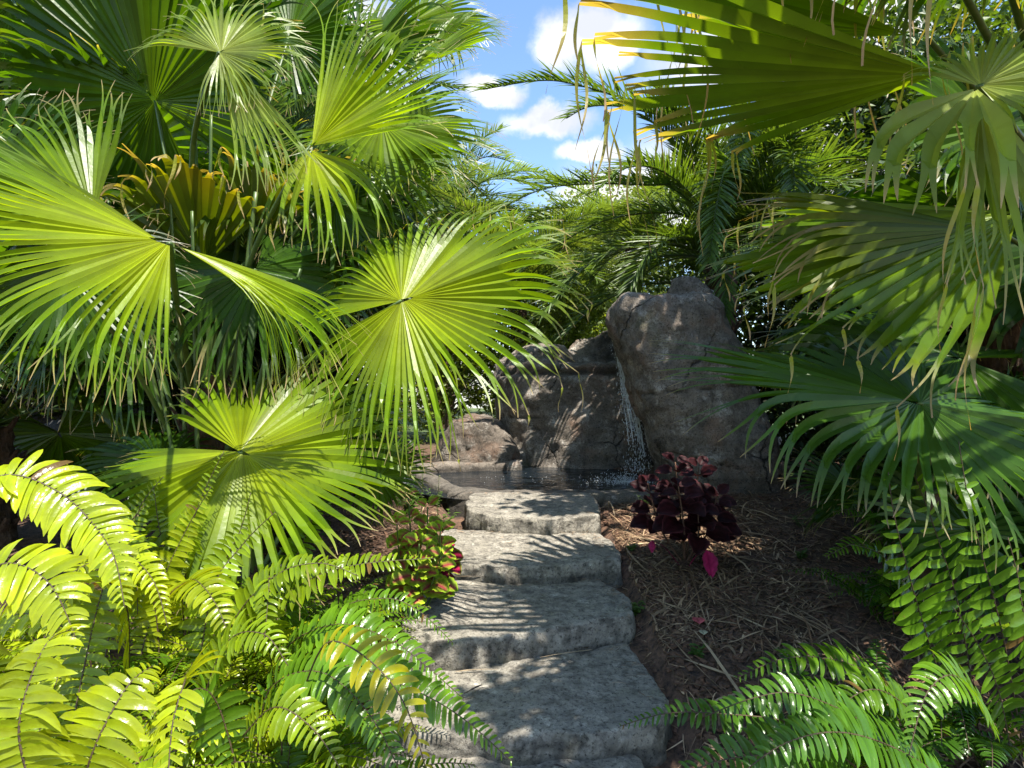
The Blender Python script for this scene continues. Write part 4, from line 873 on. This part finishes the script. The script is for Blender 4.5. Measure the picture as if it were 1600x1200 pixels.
fern('sword_fern', (-.62, 1.55, 0), 'shaded sword fern at the bottom with one yellow frond across the nearest step', [
    ([(440, 1180, 1.5), (450, 1070, 1.5), (540, 1040, 1.5), (640, 1075, 1.5), (720, 1120, 1.5), (800, 1190, 1.5)], .085, 'green', dict(up=(0, -.5, .85), bare=.12)),
    ([(470, 1090, 1.45), (510, 1005, 1.38), (575, 1030, 1.33), (632, 1100, 1.3), (668, 1210, 1.28)], .075, 'yel', dict(up=(.1, -.6, .8), bare=.3, gap=.026)),
    ([(380, 1150, 1.4), (430, 1105, 1.35), (490, 1140, 1.3), (540, 1215, 1.25)], .07, 'sun', dict(up=(.1, -.6, .8), bare=.05)),
    ([(400, 1200, 1.5), (420, 1080, 1.5), (500, 1050, 1.45), (580, 1120, 1.4), (640, 1240, 1.35)], .08, 'green', dict(bare=.2)),
    ([(380, 1240, 1.4), (340, 1100, 1.4), (300, 1080, 1.35), (270, 1150, 1.3)], .08, 'green', dict(bare=.2)),
    ], 32, 104, ('green', 'sun'), (.35, .55), Lp=.075, azr=(-.6, 3.6))
fern('sword_fern', (-1.9, 1.9, 0), 'sunlit sword fern at the left edge under the hanging dark fan leaf', [], 30, 105, ('lime', 'sun'), (.5, .7), Lp=.085, azr=(-.5, 3.0))
fern('sword_fern', (1.38, 1.72, 0), 'tall upright sword fern with leaf-shaped pinnae at the right', [
    ([(1500, 1150, 1.75), (1450, 1000, 1.68), (1418, 890, 1.62), (1396, 800, 1.6), (1388, 738, 1.6)], .098, 'tall', dict(up=(.1, -.97, .15), gap=.038, bare=.2, wr=.33, sweep=.15, droop=.1, vang=.05)),
    ([(1530, 1150, 1.8), (1500, 960, 1.75), (1468, 850, 1.72), (1440, 770, 1.7), (1415, 712, 1.7)], .088, 'tall', dict(up=(.1, -.97, .15), gap=.036, bare=.2, wr=.33, sweep=.15, droop=.1, vang=.05)),
    ([(1600, 1180, 1.7), (1568, 1000, 1.62), (1535, 870, 1.6), (1512, 775, 1.6), (1498, 690, 1.6)], .09, 'tall', dict(up=(.1, -.97, .15), gap=.039, bare=.2, wr=.35, sweep=.15, droop=.1, vang=.05)),
    ([(1580, 1180, 1.6), (1560, 1080, 1.55), (1530, 1010, 1.54), (1490, 950, 1.52)], .08, 'green', dict(up=(.1, -.9, .4), gap=.022, bare=.1)),
    ([(1640, 1100, 1.5), (1600, 960, 1.5), (1590, 900, 1.5), (1575, 840, 1.5)], .08, 'green', dict(up=(.1, -.9, .4), gap=.03, wr=.4, bare=.1)),
    ([(1500, 1150, 1.9), (1440, 960, 1.9), (1380, 870, 1.9), (1325, 850, 1.9)], .10, 'deep', dict(up=(0, -.6, .8), gap=.03, bare=.3)),
    ([(1560, 1150, 1.5), (1500, 1060, 1.4), (1450, 1080, 1.35), (1420, 1180, 1.3)], .08, 'green', dict(bare=.1)),
    ], 9, 106, ('deep', 'deep', 'green'), (.3, .48), Lp=.075, azr=(2.2, 5.2))
fern('sword_fern', (.98, 1.62, 0), 'low spreading sword fern over the mulch at the lower right', [
    ([(1440, 1130, 1.7), (1395, 1080, 1.68), (1320, 1035, 1.66), (1230, 1028, 1.65), (1150, 1060, 1.66)], .085, 'green', dict(up=(0, -.4, .9), bare=.05)),
    ([(1330, 1180, 1.5), (1240, 1130, 1.5), (1120, 1115, 1.5), (1040, 1115, 1.52), (968, 1135, 1.55)], .065, 'blue', dict(up=(0, -.45, .9), bare=.05)),
    ([(1420, 1200, 1.5), (1350, 1130, 1.45), (1250, 1085, 1.4), (1180, 1090, 1.4), (1100, 1120, 1.42)], .08, 'blue', dict(up=(0, -.5, .85), bare=.05)),
    ([(1340, 1200, 1.35), (1280, 1165, 1.32), (1200, 1178, 1.28), (1120, 1190, 1.26), (1030, 1225, 1.25)], .08, 'blue', dict(up=(0, -.6, .8), bare=.0)),
    ([(1500, 1240, 1.4), (1420, 1180, 1.32), (1320, 1145, 1.26), (1230, 1160, 1.22), (1150, 1215, 1.2)], .085, 'blue', dict(up=(0, -.6, .8), bare=.05)),
    ([(1450, 1130, 1.6), (1380, 1080, 1.58), (1330, 1090, 1.55), (1290, 1140, 1.5)], .07, 'green', dict(bare=.05)),
    ], 14, 107, ('green', 'blue', 'deep'), (.35, .55), Lp=.075, azr=(-1.4, 3.6))
fern('sword_fern', (2.0, 1.95, 0), 'pale green sword fern at the right edge behind the upright fern', [], 12, 108, ('sun', 'green'), (.5, .7), Lp=.085, azr=(2.6, 5.4))

fern('sword_fern', (1.62, 2.35, 0), 'dark low sword fern between the mulch and the upright fern', [
    ([(1400, 1020, 2.3), (1385, 880, 2.3), (1340, 850, 2.25), (1290, 870, 2.2)], .08, 'green', dict(bare=.2)),
    ([(1420, 1020, 2.4), (1400, 860, 2.4), (1350, 800, 2.4), (1300, 800, 2.35)], .08, 'deep', dict(bare=.2)),
    ], 16, 111, ('deep', 'green'), (.3, .5), Lp=.075, azr=(3.0, 6.0))

# ------------------------------------------------------------ coleus plants
def ovate(mb, p, d, n, L_, W, cin, cout, edge, serr=.1, droop=.5, frac=.55):
    T = d.cross(n).normalized(); K = 11; C = 3; prev = None; q = p.copy()
    for j in range(K):
        u = j/(K-1); w = W*.5*(sin(pi*min(1, u**.75)))**.8*(1+serr*(1 if j % 2 else -1)) if 0 < j < K-1 else .001
        if j: d = (d+V((0, 0, -1))*droop/(K-1)).normalized(); q = q+d*L_/(K-1)
        T = (T-d*T.dot(d)).normalized(); nn = T.cross(d); nn = nn if nn.dot(n) > 0 else -nn; row = []
        for i in range(-C, C+1):
            s = i/C; c = lerp3(cin, cout, min(1, max(0, (abs(s)-frac+.25)/.35))) if u < .85 else cout
            if abs(i) == C: c = edge
            elif i == 0: c = tuple(v_*.55 for v_ in c)
            elif (j+abs(i)) % 3 == 0: c = tuple(v_*.72 for v_ in c)
            row.append(mb.vert(q+T*w*s+nn*(abs(s)*w*.35+.03*W*sin(j*1.9)*abs(s)), c))
        if prev:
            for i in range(2*C): mb.face((prev[i], prev[i+1], row[i+1], row[i]))
        prev = row
def coleus(base, stems, label, seed, size, pal, cat='coleus', whorls=5, dw=.13, s0=.42, ds=.26):
    r = random.Random(seed); b = Vector(base); b.z = zg(b.x, b.y)-.01; t = thing('coleus', b, label, cat)
    for (tp, lean) in stems:
        tp = Vector(tp); m = MB(); pts = catmull([b, b.lerp(tp, .5)+Vector(lean), tp], 10); tube(m, pts, .006, .003, 6); m.build('stem', M_CHIP if pal[0][0] < .1 and pal[0][1] < .05 else M_STEM, t, smooth=True)
        for w in range(whorls):
            u = 1-w*dw; p = pts[max(0, int(u*(len(pts)-1)))]
            for k in range(4 if w else 3):
                a = k*pi/2+w*pi/4+r.uniform(-.3, .3)+r.uniform(0, 1); e = .6-.16*w+r.uniform(-.2, .2); d = V((cos(a)*cos(e), sin(a)*cos(e), sin(e))); s = size*min(1, s0+ds*w)*r.uniform(.85, 1.15); mb = MB()
                q = p+d*s*.25; n = (V((.05, -.62, .75))-d*.2).normalized(); c = r.uniform(.8, 1.25); mul = lambda x: tuple(v*c for v in x)
                ovate(mb, q, d, n, s, s*.82, mul(pal[0]), mul(pal[1]), mul(pal[2]), .06, r.uniform(.25, .9), frac=.55 if pal[1][1] < .2 else .34); mb.build('leaf', M_COL, t, smooth=True)
    return t
cd = coleus(P(1070, 905, 3.0), [(P(1055, 722, 3.0), (0, 0, 0)), (P(1012, 755, 2.95), (-.03, 0, -.02)), (P(1120, 775, 2.95), (.03, 0, -.02)), (P(1060, 760, 2.85), (0, -.04, 0)), (P(1092, 730, 3.1), (.02, .04, 0)), (P(1090, 790, 2.86), (.02, -.04, 0))],
            'dark burgundy coleus on the mulch right of the steps', 201, .128, ((.032, .006, .008), (.017, .004, .005), (.075, .02, .024)), whorls=4, dw=.15, s0=.5, ds=.2)
for (px, py, Yd, s, dx, pal, lb) in [(1104, 860, 2.86, .135, .2, ((.55, .02, .13), (.45, .02, .12), (.25, .03, .07)), 'large crimson leaf'), (1019, 845, 2.9, .06, -.3, ((.4, .02, .1), (.3, .02, .08), (.2, .03, .06)), 'small crimson leaf'),
        (1060, 900, 2.9, .075, -.3, ((.35, .38, .03), (.25, .32, .02), (.14, .2, .02)), 'small yellow-green leaf'), (1072, 905, 2.88, .06, .5, ((.35, .38, .03), (.25, .32, .02), (.14, .2, .02)), 'small yellow-green leaf'), (1065, 935, 2.9, .05, 0, ((.35, .38, .03), (.25, .32, .02), (.14, .2, .02)), 'small yellow-green leaf'), (1078, 930, 2.9, .05, .7, ((.05, .01, .015), (.03, .01, .01), (.08, .02, .03)), None), (1040, 925, 2.92, .05, -.8, ((.05, .01, .015), (.03, .01, .01), (.08, .02, .03)), None)]:
    mb = MB(); e_ = P(px, py, Yd); tube(mb, catmull([P(1070, 895, 2.98), P(1070, 895, 2.98).lerp(e_, .6)+V((0, 0, .03)), e_], 5), .003, .0018, 5, tuple(q*.5 for q in pal[1])); ovate(mb, e_, V((dx*.35, -.35, -.8)).normalized(), V((dx, -.85, .4)).normalized(), s, s*.62, *pal, .06, .2); o = mb.build('leaf', M_COL, cd, smooth=True)
    if lb: o['label'] = lb
lime = ((.42, .03, .08), (.17, .27, .012), (.26, .36, .02))
coleus(P(650, 930, 2.55), [(P(638, 775, 2.5), (0, 0, 0)), (P(668, 792, 2.45), (.02, 0, 0)), (P(688, 830, 2.4), (.04, -.02, 0)), (P(620, 820, 2.4), (-.02, 0, 0)), (P(655, 850, 2.35), (0, -.03, 0)), (P(690, 870, 2.35), (0, -.03, 0))],
       'lime green coleus with crimson leaf centres left of the steps', 202, .09, lime, whorls=4, dw=.16, s0=.6, ds=.2)
coleus(P(680, 925, 2.65), [(P(700, 858, 2.55), (.03, 0, 0)), (P(683, 885, 2.5), (0, -.02, 0))],
       'small crimson and green coleus hanging over the edge of the third step', 203, .085, ((.34, .014, .06), (.09, .04, .02), (.24, .30, .02)), whorls=3)

# small weeds, flower spikes
def weed(base, label, seed, h=.12, n=9, leaf=.035, col=(.09, .17, .02)):
    r = random.Random(seed); b = Vector(base); b.z = zg(b.x, b.y)-.005; t = thing('weed', b, label, 'weed', 'small weeds at the edges of the steps')
    m = MB(); ml = MB()
    for i in range(n):
        a = r.uniform(0, 2*pi); l = h*r.uniform(.4, 1); tip = b+V((cos(a)*l*.6, sin(a)*l*.6, l)); tube(m, [b, b.lerp(tip, .5)+V((0, 0, .01)), tip], .0015, .0008, 4)
        for k in range(5):
            p = b.lerp(tip, .3+.17*k); aa = r.uniform(0, 6.3); blade(ml, p, V((cos(aa), sin(aa), .3)).normalized(), V((0, 0, 1)), leaf*r.uniform(.6, 1.2), leaf*.5, 4, col, col, V((0, 0, -.4)), .2, (.3, 1, .8, .05))
    m.build('stem', M_STEM, t); ml.build('leaf', M_BUSH, t, smooth=True)
for i, (x, y, h_, lb) in enumerate([(-.62, 4.3, .2, 'tallest leafy weed just left of the pool rim corner'), (-.72, 3.95, .16, 'leafy weed behind the lime coleus'), (-.9, 4.6, .22, 'leafy weed between the flower spikes and the young palm')]): weed((x, y, 0), lb, 20+i, h_, 16, .06, (.07, .15, .015))
for i, (x, y, h_, lb) in enumerate([(.72, 2.25, .05, 'green weed on the mulch nearest the wide step'), (.66, 3.2, .05, 'green weed on the mulch near the second step'), (1.5, 3.0, .07, 'weed in the middle of the mulch bed'), (1.75, 3.5, .08, 'weed at the shaded back of the mulch bed'), (.82, 1.95, .05, 'weed on the mulch behind the low right fern')]): weed((x, y, 0), lb, 40+i, h_, 8, .028, (.07, .15, .02))
weed((.56, 2.62, 0), 'small green weed beside the right corner of the middle step', 1, .07)
weed((.50, 2.02, 0), 'tiny green weed at the right side of the wide step', 2, .05, 7, .03)
weed((.31, 1.73, 0), 'low green weed in the joint of the nearest step', 3, .06, 12, .02)
weed((-.56, 4.15, 0), 'leafy weed at the left end of the pool rim', 4, .14)
weed((-.44, 3.75, 0), 'leafy weed beside the topmost step', 5, .12, 8, .045)
weed((.92, 4.05, 0), 'green weed between the pool rim and the tall boulder', 6, .10)
weed((1.35, 4.0, 0), 'fine grassy weed at the foot of the tall boulder', 7, .09, 12, .03)
def spike(px, py, label, seed):
    r = random.Random(seed); tp = P(px, py, 3.2); b = tp+V((-.02, 0, -.28)); b.z = zg(b.x, b.y); t = thing('flower_spike', b, label, 'flower', 'flower spikes left of the pool'); m = MB(); tube(m, [b, b.lerp(tp, .5), tp], .002, .001, 4); m.build('stem', M_STEM, t); ml = MB()
    for k in range(46):
        u = .35+.65*k/46; a = r.uniform(0, 6.3); blade(ml, b.lerp(tp, u), V((cos(a), sin(a), .2)).normalized(), V((0, 0, 1)), .014, .008, 4, (.22, .26, .10), (.3, .3, .2), V((0, 0, -.2)), .2, (.4, 1, .7, .1))
    ml.build('bloom', M_BUSH, t)
spike(662, 700, 'taller pale flower spike left of the pool rim', 1); spike(686, 742, 'shorter pale flower spike left of the pool rim', 2)

# ------------------------------------------------------------ ground litter
def in_steps(x, y): return -.5 < x < .56 and y < 4.3
def litter():
    r = random.Random(5)
    def strip(mb, x, y, L_, w, a, col, lift=0.0, z0=None):
        n = 5; prev = None; bend = r.gauss(0, .22); el = r.uniform(-.12, .14)
        for j in range(n):
            u = j/(n-1); aa = a+bend*(u-.5); px = x+cos(aa)*L_*(u-.5); py = y+sin(aa)*L_*(u-.5); z = (z0 if z0 is not None else zg(px, py))+.006+lift*(1-(2*u-1)**2)+max(0, el*L_*u)
            s = V((-sin(aa), cos(aa), r.uniform(-.4, .4)))*w*(.35+.65*sin(pi*min(.98, max(.05, u)))); p = V((px, py, z)); cur = (mb.vert(p-s, col), mb.vert(p+s, col))
            if prev: mb.face((prev[0], prev[1], cur[1], cur[0]))
            prev = cur
    mb = MB()
    for i in range(9500):
        if r.random() < .86: x = .55+abs(r.gauss(0, .9)); y = r.uniform(1.5, 4.6)
        else: x = -.5-abs(r.gauss(0, .5)); y = r.uniform(1.5, 4.4)
        if in_steps(x, y) or x > 3.2: continue
        dens = noise.noise(V((x*1.7, y*1.7, 9)))
        if dens < -.15 and r.random() < .75: continue
        k = r.uniform(.25, 1.35); c = lerp3((.44, .31, .19), (.14, .08, .045), r.random()**.6); strip(mb, x, y, r.uniform(.03, .13) if r.random() < .9 else r.uniform(.15, .32), r.uniform(.001, .0035) if r.random() < .85 else r.uniform(.004, .007), r.uniform(0, pi), tuple(q*k for q in c), r.uniform(0, .010))
    for i in range(70):
        x = .6+abs(r.gauss(0, .8)); y = r.uniform(1.9, 4.2); c = lerp3((.42, .31, .19), (.22, .14, .08), r.random()); strip(mb, x, y, r.uniform(.2, .5), r.uniform(.003, .007), r.gauss(2.4, .7), c, .01)
    tops = [(3.45, 4.1, .71), (2.9, 3.4, .615), (2.35, 2.85, .53), (1.85, 2.35, .42)]
    for i in range(420):
        y0, y1, z = r.choice(tops); e = r.random(); x = r.uniform(-.38, .5); y = r.uniform(y0, y1)
        if e < .45: y = y1+r.uniform(-.04, .05)
        elif e < .75: x = .5-abs(r.gauss(0, .05))
        elif r.random() < .6: continue
        k = r.uniform(.3, 1.3); c = lerp3((.40, .29, .19), (.10, .06, .04), r.random()); strip(mb, x, y, r.uniform(.01, .06), r.uniform(.0008, .0025), r.gauss(0, .5), tuple(q*k for q in c), .003, z+.006)
    tag(mb.build('straw_litter', M_STRAW), kind='stuff')
    mb = MB()
    for i in range(7000):
        x = .56+abs(r.gauss(0, .8)) if r.random() < .8 else -.5-abs(r.gauss(0, .5)); y = r.uniform(1.4, 4.5)
        if x > 3 or in_steps(x, y): continue
        s = r.uniform(.006, .022); z = zg(x, y)+.004; a = r.uniform(0, pi); p = V((x, y, z)); u = V((cos(a), sin(a), r.uniform(-.4, .4)))*s; w = V((-sin(a), cos(a), r.uniform(-.4, .4)))*s*.4; h = V((0, 0, s*.35)); o = len(mb.v)
        for q in (p-u-w, p+u-w, p+u+w*.6, p-u+w): mb.vert(q)
        for q in (p-u*.9-w+h, p+u*.8-w+h, p+u*.7+w*.6+h, p-u+w+h): mb.vert(q)
        for f in ((4, 5, 6, 7), (0, 1, 5, 4), (1, 2, 6, 5), (2, 3, 7, 6), (3, 0, 4, 7)): mb.face(tuple(o+k for k in f))
    tag(mb.build('bark_mulch', M_CHIP), kind='stuff')
    for i, (px, py, Yd, L_, a, z, lb, c) in enumerate([(885, 1005, 2.25, .22, .3, .44, 'dry tan palm strip in the joint below the middle step', (.34, .26, .17)), (745, 1030, 2.15, .16, .1, .425, 'thin tan stalk at the left of the joint below the middle step', (.34, .26, .17)),
            (940, 845, 3.15, .09, -.9, .625, 'dark reddish twig on the right of the second step', (.08, .04, .03)), (925, 925, 2.7, .08, -.8, .54, 'small dark twig on the right of the middle step', (.06, .045, .04)),
            (740, 1085, 2.0, .08, .7, .43, 'dark twig on the left of the wide step', (.05, .04, .035)), (800, 912, 2.85, .1, .15, .545, 'brown leaf sliver behind the middle step', (.12, .07, .04)), (725, 912, 2.82, .16, 0, .55, 'tan straw along the front foot of the second step', (.3, .22, .14)),
            (875, 1165, 1.7, .05, -.7, .36, 'short dark twig on the nearest step', (.06, .045, .04))]):
        mb = MB(); x = (px-800)/F*Yd; strip(mb, x, Yd, L_, .004, a, c, .004, z); tag(mb.build('twig', M_STRAW, loc=(x, Yd, z)), lb, 'twig', 'twigs and straws on the steps')
    # fallen leaves
    for (px, py, Yd, s, c, lb) in [(1090, 1003, 2.42, .055, (.55, .12, .13), 'fallen rose-red leaf on the mulch'), (1098, 1027, 2.33, .035, (.5, .46, .3), 'fallen pale cream leaf just below the red fallen leaf')]:
        p = P(px, py, Yd); p.z = zg(p.x, p.y)+.03; mb = MB(); ovate(mb, p-V((0, s*.4, 0)), V((.1, .95, .25)).normalized(), V((0, -.3, 1)).normalized(), s, s*.95, c, c, tuple(q*.8 for q in c), .08, .3); tag(mb.build('fallen_leaf', M_COL, smooth=True, loc=p), lb, 'leaf')
    p = P(863, 912, 2.8); mb = MB(); ovate(mb, V((.19, 2.82, .545)), V((1, .2, .02)).normalized(), V((0, 0, 1)), .035, .02, (.3, .34, .05), (.3, .34, .05), (.25, .28, .05), .02, .1); tag(mb.build('fallen_leaf', M_COL, smooth=True, loc=(.19, 2.82, .545)), 'tiny yellow-green leaf lying at the back of the middle step', 'leaf')
litter()
